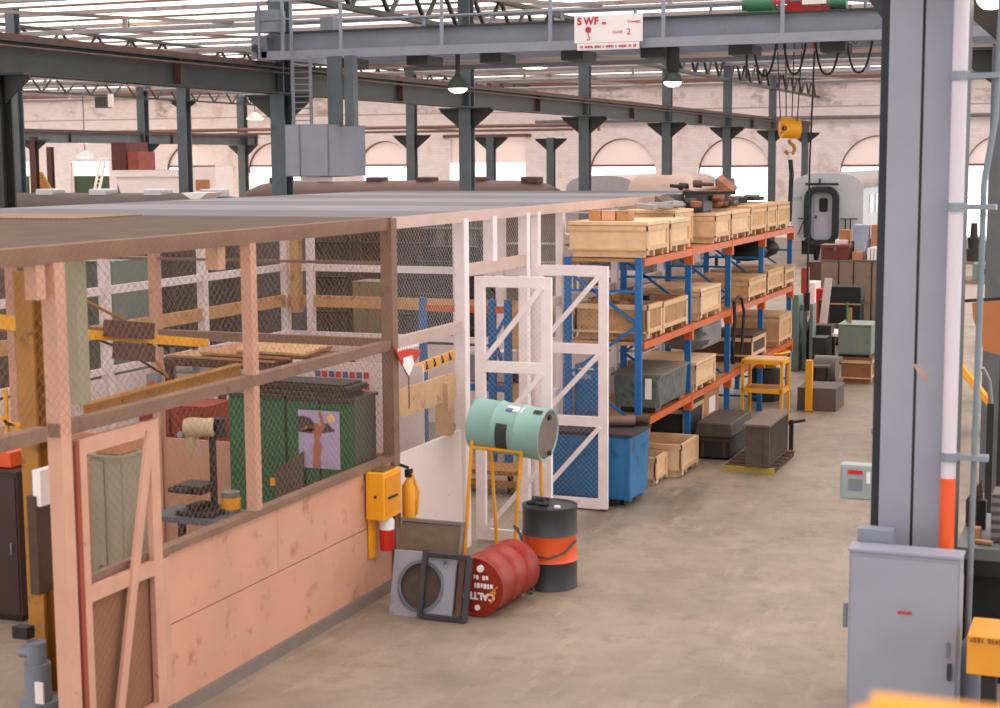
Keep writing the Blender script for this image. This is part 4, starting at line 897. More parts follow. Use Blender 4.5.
B((-6.75,ya_w+.3,zw),(-6.15,yb_w,zw+.4)).build('body', mat('grey_enamel',(150,150,152),.4), t, bevel=.06); ell(MB(),(-6.45,ya_w+.32,zw+.18),.4,.42,.18).build('plastic_wrap', mat('wrap_grey',(110,112,112),.2), t, True)
c2(779,791,0,316,WOOD2,'plywood crate at the far end of the low shelf', z=zl, x0=-6.92)
c2(752,768,0,335,DWOOD,'dark low crate on the low shelf before the last bay', z=zl)
tag(MB().tube([(-5.82,pyy(731),2.2),(-5.8,pyy(731),1.9),(-5.82,pyy(730),1.5),(-5.84,pyy(732),1.2)],.03,8).tube([(-5.82,pyy(738),2.25),(-5.8,pyy(740),2.0),(-5.82,pyy(739),1.3)],.025,8).tube([(-5.82,pyy(731),2.2),(-5.82,pyy(735),2.27),(-5.82,pyy(738),2.25)],.025,8).build('rubber_hose', BLACK, None, True), 'black hose looped over the middle orange beam', 'hose')
# under the rack
crate(-6.9,-6.1,22.72,23.9,0,.8,DMACH,'dark crate on the floor under the first bays of the rack')
q = thing('cardboard_carton', (-6.5,25.6,0), 'brown carton with a white mark standing under the third bay of the rack', 'box')
a_, b_ = aX(701,400,-6.1).y, aX(719,400,-6.1).y; zc_ = aX(719,386,-6.1).z
B((-7.0,a_,0),(-6.1,b_,zc_)).build('body', CARD, q, bevel=.01); B((-6.098,(a_+b_)/2-.1,.45),(-6.09,(a_+b_)/2+.3,.7)).build('white_mark', WHT, q)
t = crate(-6.75,-5.74,21.3,22.2,0,aY(680,445,21.3).z,WOOD,'pale open crate on the floor, larger of the two beside the blue bin',lid=False)
crate(-6.5,-5.93,20.65,21.2,0,aY(658,458,20.65).z,WOOD,'small pale open crate on the floor tight against the blue bin',lid=False)
# dark trunk
a_ = aZ(698,459); b_ = aZ(729,461); c_ = aZ(746,444)
X0, X1, Y0, Y1 = -5.87, -5.40, 22.78, 24.15
t = thing('trunk', (-5.64,(Y0+Y1)/2,0), 'dark timber-bound trunk on the floor between the crates and the radiator', 'trunk')
zr_ = aY(712,437,Y0).z; zq = aY(712,423,Y0).z
B((X0,Y0,.03),(X1,Y1,zr_-.03)).build('body', mat('trunk_dark',(40,36,34),.6,0,.3,5), t, bevel=.01); 
MB().hexa([(X0-.05,Y0-.05,zr_),(X1+.05,Y0-.05,zr_),(X1+.05,Y1+.05,zr_),(X0-.05,Y1+.05,zr_),(X0-.03,Y0-.02,zq),(X1+.02,Y0-.02,zq),(X1+.02,Y1,zq),(X0-.03,Y1,zq)]).build('lid', mat('trunk_lid',(74,66,58),.6,0,.2,4), t, bevel=.02)
B((X0-.03,Y0-.03,zr_-.06),(X1+.03,Y1+.03,zr_-.01)).build('rim', DWOOD, t)
for xx in (X0+.04, X1-.1): B((xx,Y0-.015,.05),(xx+.05,Y0,zr_-.07)).build('corner_batten', DWOOD, t)
# radiator core on a yellow pallet
a_ = aZ(726,470); b_ = aZ(776,472); 
t = thing('pallet', ((a_.x+b_.x)/2,a_.y+.6,0), 'yellow-edged timber pallet under the standing radiator core', 'pallet')
Yp = 22.0; L_ = 1.5
for k, x in enumerate((a_.x, (a_.x+b_.x)/2-.06, b_.x-.12)): B((x,Yp,0),(x+.12,Yp+L_,.06)).build('bearer', DWOOD, t)
for k in range(6): B((a_.x-.02,Yp+.02+k*.26,.06),(b_.x+.02,Yp+.2+k*.26,.085)).build('deck_board', DWOOD, t)
B((a_.x-.02,Yp-.03,.0),(b_.x+.02,Yp-.005,.09)).build('yellow_edge', mat('dirty_yellow',(176,150,70),.7,0,.15,4), t)
Yp = 21.9; xa_, xb_ = aY(747,430,Yp).x, aY(768,430,Yp).x; zt_ = aY(748,424,Yp).z
t = thing('radiator_core', (xa_,Yp+.6,.09), 'tall grey-brown radiator core standing on the yellow-edged pallet', 'radiator')
RC = mat('radiator_brown',(88,76,66),.7,.1,.15,8)
B((xa_,Yp+.02,.1),(xb_,Yp+1.42,zt_-.03)).build('core', RC, t); B((xa_-.05,Yp-.02,zt_-.03),(xb_+.03,Yp+1.46,zt_)).build('top_plate', mat('radiator_top',(120,104,92),.6), t)
f_ = MB()
for k in range(26): f_.box((xb_,Yp+.06+k*.052,.14),(xb_+.012,Yp+.075+k*.052,zt_-.06))
f_.build('fins', mat('fin_grey',(98,86,76)), t)
B((xa_-.02,Yp-.0,.1),(xa_+.06,Yp+.02,zt_-.03)).build('frame_edge', RC, t); B((xb_-.06,Yp,.1),(xb_+.02,Yp+.02,zt_-.03)).build('frame_edge', RC, t)
MB().cyl((xa_-.07,Yp+.3,.35),(xa_,Yp+.3,.35),.06,10).cyl((xa_-.07,Yp+.3,.55),(xa_,Yp+.3,.55),.06,10).build('pipe_stub', RC, t)
MB().bar((xb_+.05,Yp+1.45,.12),(xb_+.05,Yp+1.45,zt_-.15),.06).bar((xb_,Yp+1.45,zt_-.2),(xb_+.25,Yp+1.5,zt_-.15),.04).build('rear_bracket', DMETAL, t)
# yellow stand
Yy = 25.6; x0, x1, z0, z1 = front(742,363,782,418,Yy); zz = z1
t = thing('steel_stand', ((x0+x1)/2,Yy+.3,0), 'yellow two-tier steel stand in the aisle beside the rack', 'stand')
for x in (x0, x1):
    for y in (Yy, Yy+.55): B((x-.025,y-.025,0),(x+.025,y+.025,zz)).build('leg', YEL, t)
for z in (zz, aY(760,391,Yy).z):
    MB().bar((x0,Yy,z),(x1,Yy,z),.05,.07).bar((x0,Yy+.55,z),(x1,Yy+.55,z),.05,.07).bar((x0,Yy,z),(x0,Yy+.55,z),.05,.07).bar((x1,Yy,z),(x1,Yy+.55,z),.05,.07).build('tier_frame', YEL, t)
B((x0+.02,Yy+.02,zz+.02),(x1-.02,Yy+.53,zz+.045)).build('top_tray', mat('pale_tray',(224,190,150)), t)
B((x0+.02,Yy+.02,aY(760,391,Yy).z),(x1-.02,Yy+.53,aY(760,391,Yy).z+.03)).build('middle_tray', YELD, t)
q = aY(765,376,29.6); tag(MB().lathe((-6.2,28.9,.62),(0,0,1),[(0,.001),(0,.2),(.3,.5),(.32,.46),(.05,.15)],16).build('basin', YEL, None, True), 'yellow basin seen through the yellow stand under the rack', 'basin')
tag(MB().cyl((-6.2,28.9,0),(-6.2,28.9,.6),.3,16).build('oil_drum', DMETAL, None, True), 'small dark drum under the yellow basin', 'drum')

# ================================================================== BLUE BIN AND NEIGHBOURS
t = thing('waste_bin', (-6.5,20,0), 'large blue steel bin on wheels behind the white gate', 'bin')
BB = mat('bin_blue',(44,116,168),.45,0,.12,1.5,(40,70,100),2.5,.62)
q = aZ(629,503); X1, Y0 = -5.82, 19.12; X0 = -6.95; Y1 = 19.98; zb_ = .1; zt_ = aX(652,427,X1).z
zt_ = aY(629,438,19.12).z
MB().hexa([(X0,Y0+.05,zb_),(X1-.02,Y0+.02,zb_),(X1-.02,Y1-.02,zb_),(X0,Y1-.1,zb_),(X0,Y0,zt_),(X1,Y0,zt_),(X1,Y1,zt_),(X0,Y1,zt_)]).build('body', BB, t, bevel=.02)
MB().box((X0-.02,Y0-.02,zt_),(X1+.02,Y1+.01,zt_+.04)).build('dirty_lid', mat('bin_lid',(58,54,54),.7,0,.2,4), t)
for k in range(1): B((X1-.03,Y0-.02,zb_),(X1+.0,Y0+.06,zt_)).build('corner_rib', BB, t)
for x in (X0+.12, X1-.16):
    for y in (Y0+.2, Y1-.25): MB().cyl((x-.03,y,.08),(x+.03,y,.08),.08,12).build('wheel', BLACK, t)
p0, p1 = aY(608,422,19.6), aY(655,424,20.4)
tag(MB().cyl((-6.75,19.5,zt_+.12),(-5.95,19.75,zt_+.12),.07,12).build('rolled_tube', mat('tube_brown',(128,100,86)), None, True), 'brown tube lying across the lid of the blue bin', 'tube')
tag(MB().cyl((-6.05,19.88,zt_+.11),(-5.8,19.9,zt_+.11),.06,10).build('dark_roll', DWOOD, None, True), 'short dark roll lying at the right corner of the blue bin lid', 'roll')
tag(B((-5.97,20.3,.78),(-5.92,20.37,.908)).build('bracket', RED, None, bevel=.01), 'small red bracket hanging at the rack beam beside the blue bin', 'bracket')
x0, x1, z0, z1 = front(564,364,590,430,21.9)
x0, x1 = -6.94, -6.6; z1 = aY(576,364,20.14).z
t = thing('box_cabinet', ((x0+x1)/2,20.3,zl), 'upright blue box with pale lettering on the low shelf behind the white gate', 'box')
B((x0,20.14,zl+.04),(x1,20.5,z1)).build('body', BB, t, bevel=.02); B((x0,20.15,zl),(x1,20.49,zl+.04)).build('base', BB, t)
marks('oioi','lettering',(x0+.05,20.132,z1-.2),(1,0,0),(0,0,1),.07,mat('pale_blue_letter',(150,180,200)),t)
MB().bar((x0+.06,20.13,z1-.06),(x1-.06,20.13,z1-.06),.02).build('handle', WHB, t)
# ================================================================== DRUMS
def drum(o, ax, label, L=.88, r=.292, cols=None, up=True, name='oil_drum'):
    t = thing(name, o, label, 'drum'); o = V(o); d = V(ax).normalized()
    prof = [(0,.001),(.015,r-.02),(0,r-.01),(0,r+.004),(.02,r+.004),(.03,r-.002)]
    for f_ in (.34,.66): prof += [(L*f_-.025,r-.002),(L*f_,r+.012),(L*f_+.025,r-.002)]
    prof += [(L-.03,r-.002),(L-.02,r+.004),(L,r+.004),(L,r-.01),(L-.015,r-.02),(L-.015,.001)]
    if len(cols) == 1: MB().lathe(o,d,prof,36).build('shell', cols[0], t, True)
    else:
        a_ = [p for p in prof if p[0] <= L*.34]; b_ = [a_[-1]]+[p for p in prof if L*.34 < p[0] <= L*.66]; c_ = [b_[-1]]+[p for p in prof[6:] if p[0] > L*.66]+[prof[-1]]
        MB().lathe(o,d,a_,36).build('lower_shell', cols[0], t, True); MB().lathe(o,d,b_,36).build('painted_band', cols[1], t, True); MB().lathe(o,d,prof[prof.index(b_[-1]):],36).build('upper_shell', cols[0], t, True)
    return t, d
bx_, by_ = -5.56, 15.33
t, d = drum((bx_,by_,0),(0,0,1),'upright charcoal drum with a broad orange band',cols=[CHAR,ORB])
MB().cyl((bx_+.12,by_-.1,.87),(bx_+.12,by_-.1,.89),.035,12).build('bung', WHT, t)
tag(MB().tube([(bx_-.2,by_-.12,.9),(bx_-.1,by_-.18,.92),(bx_+.02,by_-.14,.9),(bx_-.06,by_-.02,.92),(bx_-.18,by_+.0,.9),(bx_-.22,by_+.1,.91),(bx_-.05,by_+.12,.9)],.022,8).build('tangled_cord', BLACK, None, True), 'tangle of dark cord lying on top of the charcoal drum', 'cord')
pts = [(bx_-.28,by_-.2,.62),(bx_-.22,by_-.25,.5),(bx_-.08,by_-.315,.4),(bx_+.1,by_-.31,.37),(bx_+.24,by_-.22,.42),(bx_+.31,by_-.04,.52)]
tag(MB().tube(pts,.012,6).tube([(bx_-.28,by_-.2,.62),(bx_-.3,by_-.28,.68),(bx_-.2,by_-.33,.6),(bx_-.14,by_-.36,.3),(bx_-.12,by_-.4,.03),(bx_-.04,by_-.45,.02)],.014,6).tube([(bx_-.15,by_-.36,.3),(bx_-.02,by_-.42,.03)],.01,6).build('looped_hose', mat('hose_grey',(78,76,76)), None, True), 'thin grey hose looped round the orange band and hanging to the floor', 'hose')
# red drum lying, lid towards the camera
rx, ry = -6.1, 13.9
Q = aY(476,583,13.95); rx, ry = Q.x, 13.95
t, d = drum((rx,ry,.305),(.07,1,0),'red oil drum lying on its side with white upside-down lettering on its lid',cols=[REDD])
rt, upv = V((-1,.07,0)).normalized(), V((0,0,-1))       # the drum lies with its lettering upside down
lc = V((rx,ry-.004,.305)); nrm = V((-.07,-1,0)).normalized()
def lidtext(s, u, v, size, m_=WHT): text(s,'lettering',lc+nrm*.006+rt*u+upv*v,rt,upv,size,m_,t,.004,.004)
lidtext('CALTEX', -.21, .05, .1); marks('oioioi','lettering',lc+nrm*.006+rt*-.19+upv*-.05,rt,upv,.05,WHT,t); marks('oo oi','lettering',lc+nrm*.006+rt*-.14+upv*-.13,rt,upv,.045,WHT,t)
MB().cyl(lc+upv*-.2+rt*-.06, lc+upv*-.2+rt*-.06+nrm*.03, .035, 14).cyl(lc+upv*.2+rt*-.02, lc+upv*.2+rt*-.02+nrm*.02, .028, 14).build('bung', WHT, t, True)
MB().tube([lc+nrm*.008+rt*(-.2)+upv*.1, lc+nrm*.008+rt*-.16+upv*.14, lc+nrm*.008+rt*-.22+upv*.02, lc+nrm*.008+rt*-.15+upv*.05, lc+nrm*.008+rt*-.24+upv*-.03],.008,6).build('yellow_scrawl', mat('scrawl_yellow',(224,150,40)), t)
# teal drum on a yellow stand
Yd = 16.15; cL = aY(477,423,Yd); cR = aY(560,436,Yd); dv = (cR-cL).normalized(); dv = V((dv.x,-.06,dv.z)).normalized()
t, d = drum(cL, dv, 'teal oil drum lying on a yellow stand above the other drums', cols=[TEAL])
for f_, a0, a1_ , nm, m_, rr, ln in ((.36,-.5,.35,'dark_patch',CHAR,.3,.13),):
    pass
def patch(t0, t1_, g0, g1, m_, nm):
    a_ = d.cross(V((0,0,1))).normalized(); b_ = d.cross(a_); mb_ = MB(); i = 0; N_ = 8; r = .297
    vs = []
    for tt in (t0, t1_):
        for k in range(N_+1):
            g = g0+(g1-g0)*k/N_; vs.append(cL+d*tt+a_*math.cos(g)*r+b_*math.sin(g)*r)
    mb_.v = [tuple(v) for v in vs]; mb_.f = [(k,k+1,N_+2+k,N_+1+k) for k in range(N_)]; return mb_.build(nm, m_, t)
patch(.36,.5,-.35,.85,CHAR,'dark_patch'); patch(.42,.62,-1.25,-.95,WHT,'white_label'); patch(.42,.5,-1.1,-.9,mat('label_blue',(60,70,140)),'blue_label'); patch(.74,.84,-1.25,-1.0,DMETAL,'dark_label')
ce = cL+d*.88
MB().cyl(ce+V((0,0,.2)), ce+V((0,0,.2))+d*.03, .03, 10).cyl(ce+V((0,-.0,-.2)), ce+V((0,0,-.2))+d*.03, .03, 10).build('bung', DMETAL, t)
MB().lathe(ce-d*.012, d, [(0,.001),(0,.27)], 30).build('rusty_end', mat('drum_end_brown',(120,106,96),.6,0,.15,5), t)
zr = cL.z-.27
t = thing('drum_stand', (cL.x+.44,Yd,0), 'yellow tubular stand holding the teal drum', 'stand')
xl, xr = aY(472,450,Yd-.25).x, aY(522,455,Yd-.25).x
zs_ = aY(472,442,Yd-.25).z
xl2, xr2 = aY(490,460,Yd+.25).x, aY(540,460,Yd+.25).x
for x, y, bxx in ((xl,Yd-.25,aY(463,540,Yd-.35).x),(xr,Yd-.25,aY(512,545,Yd-.35).x),(xl2,Yd+.25,aY(497,530,Yd+.3).x),(xr2,Yd+.25,aY(543,520,Yd+.3).x)):
    MB().cyl((x,y,zs_+.02),(bxx,y+(-.08 if y < Yd else .06),.0),.022,8).build('leg', YEL, t, True)
MB().cyl((xl,Yd-.25,zs_-.06),(xr,Yd-.25,zs_-.08),.02,8).cyl((xl2,Yd+.25,zs_-.06),(xr2,Yd+.25,zs_-.08),.02,8).cyl((xl,Yd-.25,zs_-.06),(xl2,Yd+.25,zs_-.06),.02,8).cyl((xr,Yd-.25,zs_-.08),(xr2,Yd+.25,zs_-.08),.02,8).build('cradle', YEL, t, True)
# ================================================================== RADIATORS LEANING TOGETHER
Yr = 13.75; x0, x1, z0, z1 = front(389,551,467,618,Yr)
t = thing('fan_shroud', ((x0+x1)/2,Yr,0), 'square pale grey fan shroud with round opening leaning by the wall', 'shroud')
H_ = .62; tl = .16
def sp(u, v, o_=0.): return V((x0-.0+u, Yr+o_+v*tl/H_ + .0, v))    # leaning plane
sw = .68
sh = MB(); N_ = 32; cu, cv, rr = .32, .3, .235
ring = [(cu+rr*math.cos(2*math.pi*k/N_), cv+rr*math.sin(2*math.pi*k/N_)) for k in range(N_)]
def onsq(a):
    c_, s_ = math.cos(a), math.sin(a); uu = []
    tmax = min([((sw-cu)/c_ if c_ > 1e-6 else (-cu/c_ if c_ < -1e-6 else 9)), ((H_-cv)/s_ if s_ > 1e-6 else (-cv/s_ if s_ < -1e-6 else 9))]); return (cu+c_*tmax, cv+s_*tmax)
angs = sorted([2*math.pi*k/N_ for k in range(N_)]+[math.atan2(v-cv,u-cu) % (2*math.pi) for u in (0,sw) for v in (0,H_)])
for a, b in zip(angs, angs[1:]+[angs[0]+2*math.pi]):
    i0 = (cu+rr*math.cos(a), cv+rr*math.sin(a)); i1 = (cu+rr*math.cos(b), cv+rr*math.sin(b)); o0 = onsq(a); o1 = onsq(b)
    sh.hexa([sp(*i0,.03),sp(*o0,.03),sp(*o1,.03),sp(*i1,.03),sp(*i0),sp(*o0),sp(*o1),sp(*i1)])
sh.build('plate', mat('shroud_grey',(150,154,166),.45,0,.06,3,(80,76,80),6,.63), t)
rm = MB()
for k in range(N_): a, b = ring[k], ring[(k+1) % N_]; rm.bar(sp(a[0],a[1],-.01), sp(b[0],b[1],-.01), .02, .03)
rm.build('opening_rim', mat('rim_grey',(116,120,130)), t)
MB().hexa([sp(.05,.04,.05),sp(.66,.04,.05),sp(.66,.04,.13),sp(.05,.04,.13),sp(.05,.58,.05),sp(.66,.58,.05),sp(.66,.58,.13),sp(.05,.58,.13)]).build('core', RC, t)
t = thing('leaning_grille', (x0+.5,Yr-.05,0), 'black rectangular steel frame leaning against the fan shroud', 'frame')
fa, fb = .36, .84
for a, b in (((fa,.02),(fa,.66)),((fb,.02),(fb,.62)),((fa,.03),(fb,.03)),((fa,.62),(fb,.62))): MB().bar(sp(*a,-.05),sp(*b,-.05),.05,.04,(0,1,0)).build('bar', mat('frame_dark',(58,60,66),.45,0,.1), t)
MB().bar(sp(fb-.08,.05,-.03),sp(fb-.08,.6,-.03),.06,.03,(0,1,0)).build('inner_plate', RUST, t)
x0b, x1b, z0b, z1b = front(402,524,463,556,Yr+.55)
t = thing('radiator_core', ((x0b+x1b)/2,Yr+.45,0), 'brown radiator core leaning behind the fan shroud', 'radiator')
MB().hexa([(x0b+.02,Yr+.32,0),(x1b,Yr+.32,0),(x1b,Yr+.4,0),(x0b+.02,Yr+.4,0),(x0b,Yr+.55,z1b-.03),(x1b,Yr+.55,z1b-.03),(x1b,Yr+.63,z1b),(x0b,Yr+.63,z1b)]).build('core', mat('core_khaki',(116,102,84),.8,0,.1,12), t)
MB().bar((x0b,Yr+.55,z1b),(x1b,Yr+.55,z1b),.03).bar((x1b,Yr+.32,0),(x1b,Yr+.55,z1b),.03).build('frame', STEEL, t)
tag(MB().cyl((x1b+.1,Yr+.6,0),(x1b+.1,Yr+.6,.42),.07,14).build('can', GREEN, None, True), 'small green can between the radiator core and the red drum', 'can')
tag(MB().cyl((x1b+.22,Yr+.45,0),(x1b+.22,Yr+.45,.5),.025,10).cyl((x1b+.22,Yr+.45,.5),(x1b+.22,Yr+.45,.52),.07,12).build('jack_stand', DMETAL, None, True), 'dark jack stand between the fan shroud and the red drum', 'stand')
# ================================================================== FAR AISLE
def fbox(name, px, Y, d, m_, label, cat, z0=None, parts=None, bevel=.01):   # px = x0,y0,x1,y1 of the near face standing at Y
    x0, x1, zz0, zz1 = front(*px, Y)
    if z0 is None: z0 = zz0
    o = B((x0,Y,max(0,z0)),(x1,Y+d,zz1)).build(name, m_, None, bevel=bevel); return tag(o, label, cat)
fbox('steel_skip', (797,389,836,409), 27.9, .9, mat('skip_brown',(98,84,74),.6,0,.1), 'low brown steel box on the floor below the yellow bollard', 'box', 0)
a_ = aY(806,400,27.7)
t = thing('bollard', (a_.x,27.7,0), 'short yellow post standing before the brown steel box', 'post')
B((aY(805.5,400,27.8).x,27.75,0),(aY(812,400,27.8).x,27.87,aY(808,360,27.8).z)).build('post', YEL, t); B((aY(804,400,27.8).x,27.72,0),(aY(813.5,400,27.8).x,27.9,.02)).build('foot', YELD, t)
# compressor with sloping top
Y = 29.6; x0, x1, z0, z1 = front(811,357,834,392,Y)
t = thing('welding_set', ((x0+x1)/2,Y+.4,0), 'dark wheeled compressor with grey sloping top near the bollard', 'machine')
MB().hexa([(x0,Y,z1-.22),(x1-.1,Y,z1-.22),(x1,Y+1.0,z1-.15),(x0+.1,Y+1.0,z1-.15),(x0,Y,z1-.18),(x1-.1,Y,z1-.18),(x1,Y+1.0,z1-.11),(x0+.1,Y+1.0,z1-.11)]).build('top', mat('dusty_top',(112,98,86)), t)
MB().cyl((x0,Y+.4,.5),(x1,Y+.4,.5),.25,16).build('tank', mat('tank_grey',(110,102,98),.5), t, True)
for x in (x0+.1, x1-.1): MB().cyl((x-.03,Y+.3,.14),(x+.03,Y+.3,.14),.14,14).build('wheel', BLACK, t)
for x in (x0+.04,x1-.14): B((x-.02,Y+.05,0),(x+.02,Y+.1,z1-.22)).build('leg', DMETAL, t)
# crate and cabinet
Y = 31.6; x0, x1, z0, z1 = front(841,358,871,383,Y)
crate(x0, x1, Y, Y+.9, 0, z1, mat('crate_red_brown',(150,100,68),.7,0,.12,5), 'red-brown timber crate under the grey-green cabinet', True, None, 'timber_crate')
x0c, x1c, z0c, z1c = front(838,326,872,357,Y)
cabinet('electrical_cabinet', x0c, x1c, Y-.05, Y+.85, z1c, mat('sage_cabinet',(128,142,130),.5,0,.06), 'grey-green electrical cabinet standing on the red-brown crate', 'cabinet', 1, z1+.003)
fbox('dark_reel', (862,358,880,382), 33.4, .6, BLACK, 'black ribbed box right of the red-brown crate', 'box', 0)
# black cabinets
Y = 36.
t = thing('tiered_cabinet', (-6.5,Y,0), 'black two-tier cabinet in front of the brown lockers', 'cabinet')
x0, x1, z0, z1 = front(826,287,861,303,Y); B((x0,Y,z0),(x1,Y+.6,z1)).build('upper_case', BLACK, t, bevel=.02)
x0b, x1b, z0b, z1b = front(824,305,860,323,Y); B((x0b,Y+.03,z0b),(x1b,Y+.6,z1b)).build('lower_case', BLACK, t, bevel=.02)
for x in (x0b+.05, x1b-.05): B((x-.03,Y+.1,0),(x+.03,Y+.5,z0b)).build('leg', DMETAL, t)
MB().bar((x0,Y+.02,(z0+z1b)/2),(x1,Y+.02,(z0+z1b)/2),.04).build('shelf_edge', WOOD3, t)
# brown lockers row
Y = 38.
xs_ = [aY(px, 300, Y).x for px in (820,838,853,871,889)]; zt_ = aY(850,261,Y).z
for k in range(4):
    cabinet('brown_locker', xs_[k]+.01, xs_[k+1]-.01, Y, Y+1.0, zt_, BROWN, ['brown locker farthest left in the row below the red-brown chest','second brown locker from the left in the row','third brown locker from the left in the row','rightmost brown locker beside the near grey column'][k], 'locker', 1)
zt_ += .025
def on(px, d, m_, nm, lb, cat='box', dy=.05, z0=zt_, bev=.01):
    x0, x1, _, z1 = front(*px, Y+dy); return tag(B((x0,Y+dy,z0),(x1,Y+dy+d,z1)).build(nm, m_, None, bevel=bev), lb, cat)
x0, x1, _, z1 = front(821,245,849,259,Y+.05)
t = thing('chest', ((x0+x1)/2,Y+.3,zt_), 'red-brown chest on top of the brown lockers', 'chest')
B((x0,Y+.05,zt_),(x1,Y+.6,z1-.08)).build('body', mat('chest_red',(110,54,44),.5), t, bevel=.01); B((x0-.02,Y+.03,z1-.08),(x1+.02,Y+.62,z1)).build('lid', mat('chest_red2',(124,66,54),.5), t); B(((x0+x1)/2-.03,Y+.015,z1-.14),((x0+x1)/2+.03,Y+.03,z1-.06)).build('latch', STEEL, t)
on((839,230,850,245),.3,CARD,'cardboard_box','brown carton standing behind the red-brown chest',dy=.7)
on((835,240,848,245),.5,WHT,'paper_pile','white papers stacked behind the red-brown chest lid','paper',dy=.63)
on((854,241,866,252),.4,mat('pale_blue_box',(170,182,200)),'pale_blue_box','lower pale blue box on the brown lockers',dy=.4)
o = on((853,225,868,240),.4,mat('pale_blue_box2',(160,170,190)),'pale_blue_case','pale blue case on top of the lower pale blue box',dy=.4)
zz_ = aY(860,241,Y+.4).z+.003
for v_ in o.data.vertices:
    pass
o.location.z = zz_; h_ = aY(860,225,Y+.4).z-zz_
hh = max(v_.co.z for v_ in o.data.vertices)
for v_ in o.data.vertices: v_.co.z *= h_/hh
on((852,252,862,261),.4,CARD,'cardboard_box','brown carton below the pale blue boxes',dy=.02)
on((871,225,881,238),.4,CARD,'cardboard_box','brown carton at the right behind the white packets',dy=.55)
for k in range(5): on((867+k*3.6,248,870+k*3.6,259),.15,WHT,'white_packet','white packet in the row on the brown lockers','packet',dy=.05,bev=.003)['group'] = 'white packets in a row'
x_ = aY(875,245,Y+.4); tag(ell(MB(),(x_.x,Y+.4,zt_+.16),.2,.15,.16).build('white_bag', WHT, None, True), 'white bag behind the row of white packets', 'bag')
# plank, white table, machines left of them
t = thing('side_table', (-7.2,33,0), 'white-topped table with dark legs left of the grey-green cabinet', 'table')
Y = 33.6; x0, x1, z0, z1 = front(808,334,838,346,Y)
B((x0,Y,z1-.06),(x1,Y+1.0,z1)).build('top', WHT, t)
for x in (x0+.08, x1-.1):
    for y in (Y+.08, Y+.9): B((x-.03,y-.03,0),(x+.03,y+.03,z1-.06)).build('leg', DMETAL, t)
a_, b_ = aY(818,333,Y-.2), aY(827,279,Y+.6)
tag(MB().bar(V((a_.x,Y+.3,z1+.03)), V((b_.x,Y+.8,b_.z)), .16, .05, (0,1,0)).build('plank', mat('pale_plank',(196,182,172))), 'pale plank leaning upright on the white table', 'plank')
a_, b_ = aY(837,333,Y), aY(836,306,Y); tag(B((aY(848,320,31.9).x,31.9,z1c+.024),(aY(851.5,320,31.9).x,31.95,aY(850,308,31.9).z)).build('short_board', WOOD3), 'short board standing on the grey-green cabinet', 'board')
tag(B((aY(846,320,32.1).x,32.1,z1c+.024),(aY(847.5,320,32.1).x,32.15,aY(850,303,32.1).z)).build('green_rod', mat('bright_green',(40,140,90))), 'green rod standing on the grey-green cabinet', 'rod')
Y = 33.; t = thing('green_press_frame', (-8,Y,0), 'pale green upright machine frame at the far end of the rack', 'machine')
x0, x1, z0, z1 = front(791,295,799,360,Y); B((x0,Y,0),(x1,Y+.5,z1)).build('left_column', LGREEN, t, bevel=.02)
x2, x3, _, z3 = front(809,304,813,360,Y); B((x2,Y,0),(x3,Y+.4,z3)).build('right_column', LGREEN, t)
MB().bar((x1,Y+.2,z3-.1),(x2,Y+.2,z3-.1),.1,.12).bar((x1,Y+.2,.6),(x2,Y+.2,z3-.3),.06).bar((x1+.1,Y+.2,0),(x1+.1,Y+.2,z3),.08).build('cross_frame', LGREEN, t)
MB().box((x1+.05,Y+.5,0),(x3+.3,Y+.9,z3-.5)).build('dark_back', DMACH, t)
fbox('machine_guard', (816,289,827,298), 37., .3, RED, 'small bright red guard in front of the brown lockers', 'guard', 0)
Y = 36.5; t = thing('green_lathe', (-5.2,Y,0), 'pale green machine tool beside the near grey column', 'machine')
x0, x1, z0, z1 = front(873,322,890,345,Y); B((x0,Y,0),(x1+.3,Y+.8,z1)).build('bed', LGREEN, t, bevel=.02)
x0b, x1b, _, z1b = front(874,297,885,322,Y); B((x0b,Y+.1,z1),(x1b,Y+.7,z1b)).build('head', LGREEN, t, bevel=.04); MB().cyl((x0b+.1,Y+.05,z1+.3),(x0b+.1,Y+.1,z1+.3),.1,14).box((x0b+.05,Y+.07,z1b-.2),(x1b-.03,Y+.1,z1b-.06)).build('dial', GREY, t)
Y = 52.; t = thing('step_ladder', (-9,Y,0), 'grey step ladder in front of the railway carriage door', 'ladder')
x0, x1, z0, z1 = front(814,247,822,285,Y)
lm = MB().bar((x0,Y,0),(x0+.15,Y+.5,z1),.05).bar((x1,Y,0),(x1-.05,Y+.5,z1),.05)
lm.build('stringer', GREY, t)
for k in range(7): zz_ = .35+k*(z1-.4)/6; f_ = zz_/z1; MB().box((x0+.15*f_,Y+.5*f_-.08,zz_),(x1-.05*f_,Y+.5*f_+.08,zz_+.03)).build('tread', GREY, t)
# clutter behind rack end: red pump, added white block for bright floor, dark boxes
fbox('bright_floor_block', (802,283,815,300), 46., 1., WHB, 'white block standing in for bright floor behind the end of the rack', 'box', 0)
fbox('valve_body', (801,268,808,279), 45., .3, mat('dull_red',(150,56,44)), 'dull red valve body behind the end of the rack', 'valve', 0)
fbox('dark_cupboard', (806,262,822,290), 48., .8, DWOOD, 'dark cupboard below the step ladder', 'cupboard', 0)
for k, (px, Yc_, m_) in enumerate((((797,330,812,360),34.5,DMETAL),((812,338,826,352),31.5,DMACH),((818,300,826,330),34.8,DMACH))):
    fbox('machine_block', px, Yc_, .5, m_, ['dark block behind the pale green machine frame','dark block under the white table','dark block behind the leaning plank'][k], 'machine', 0)

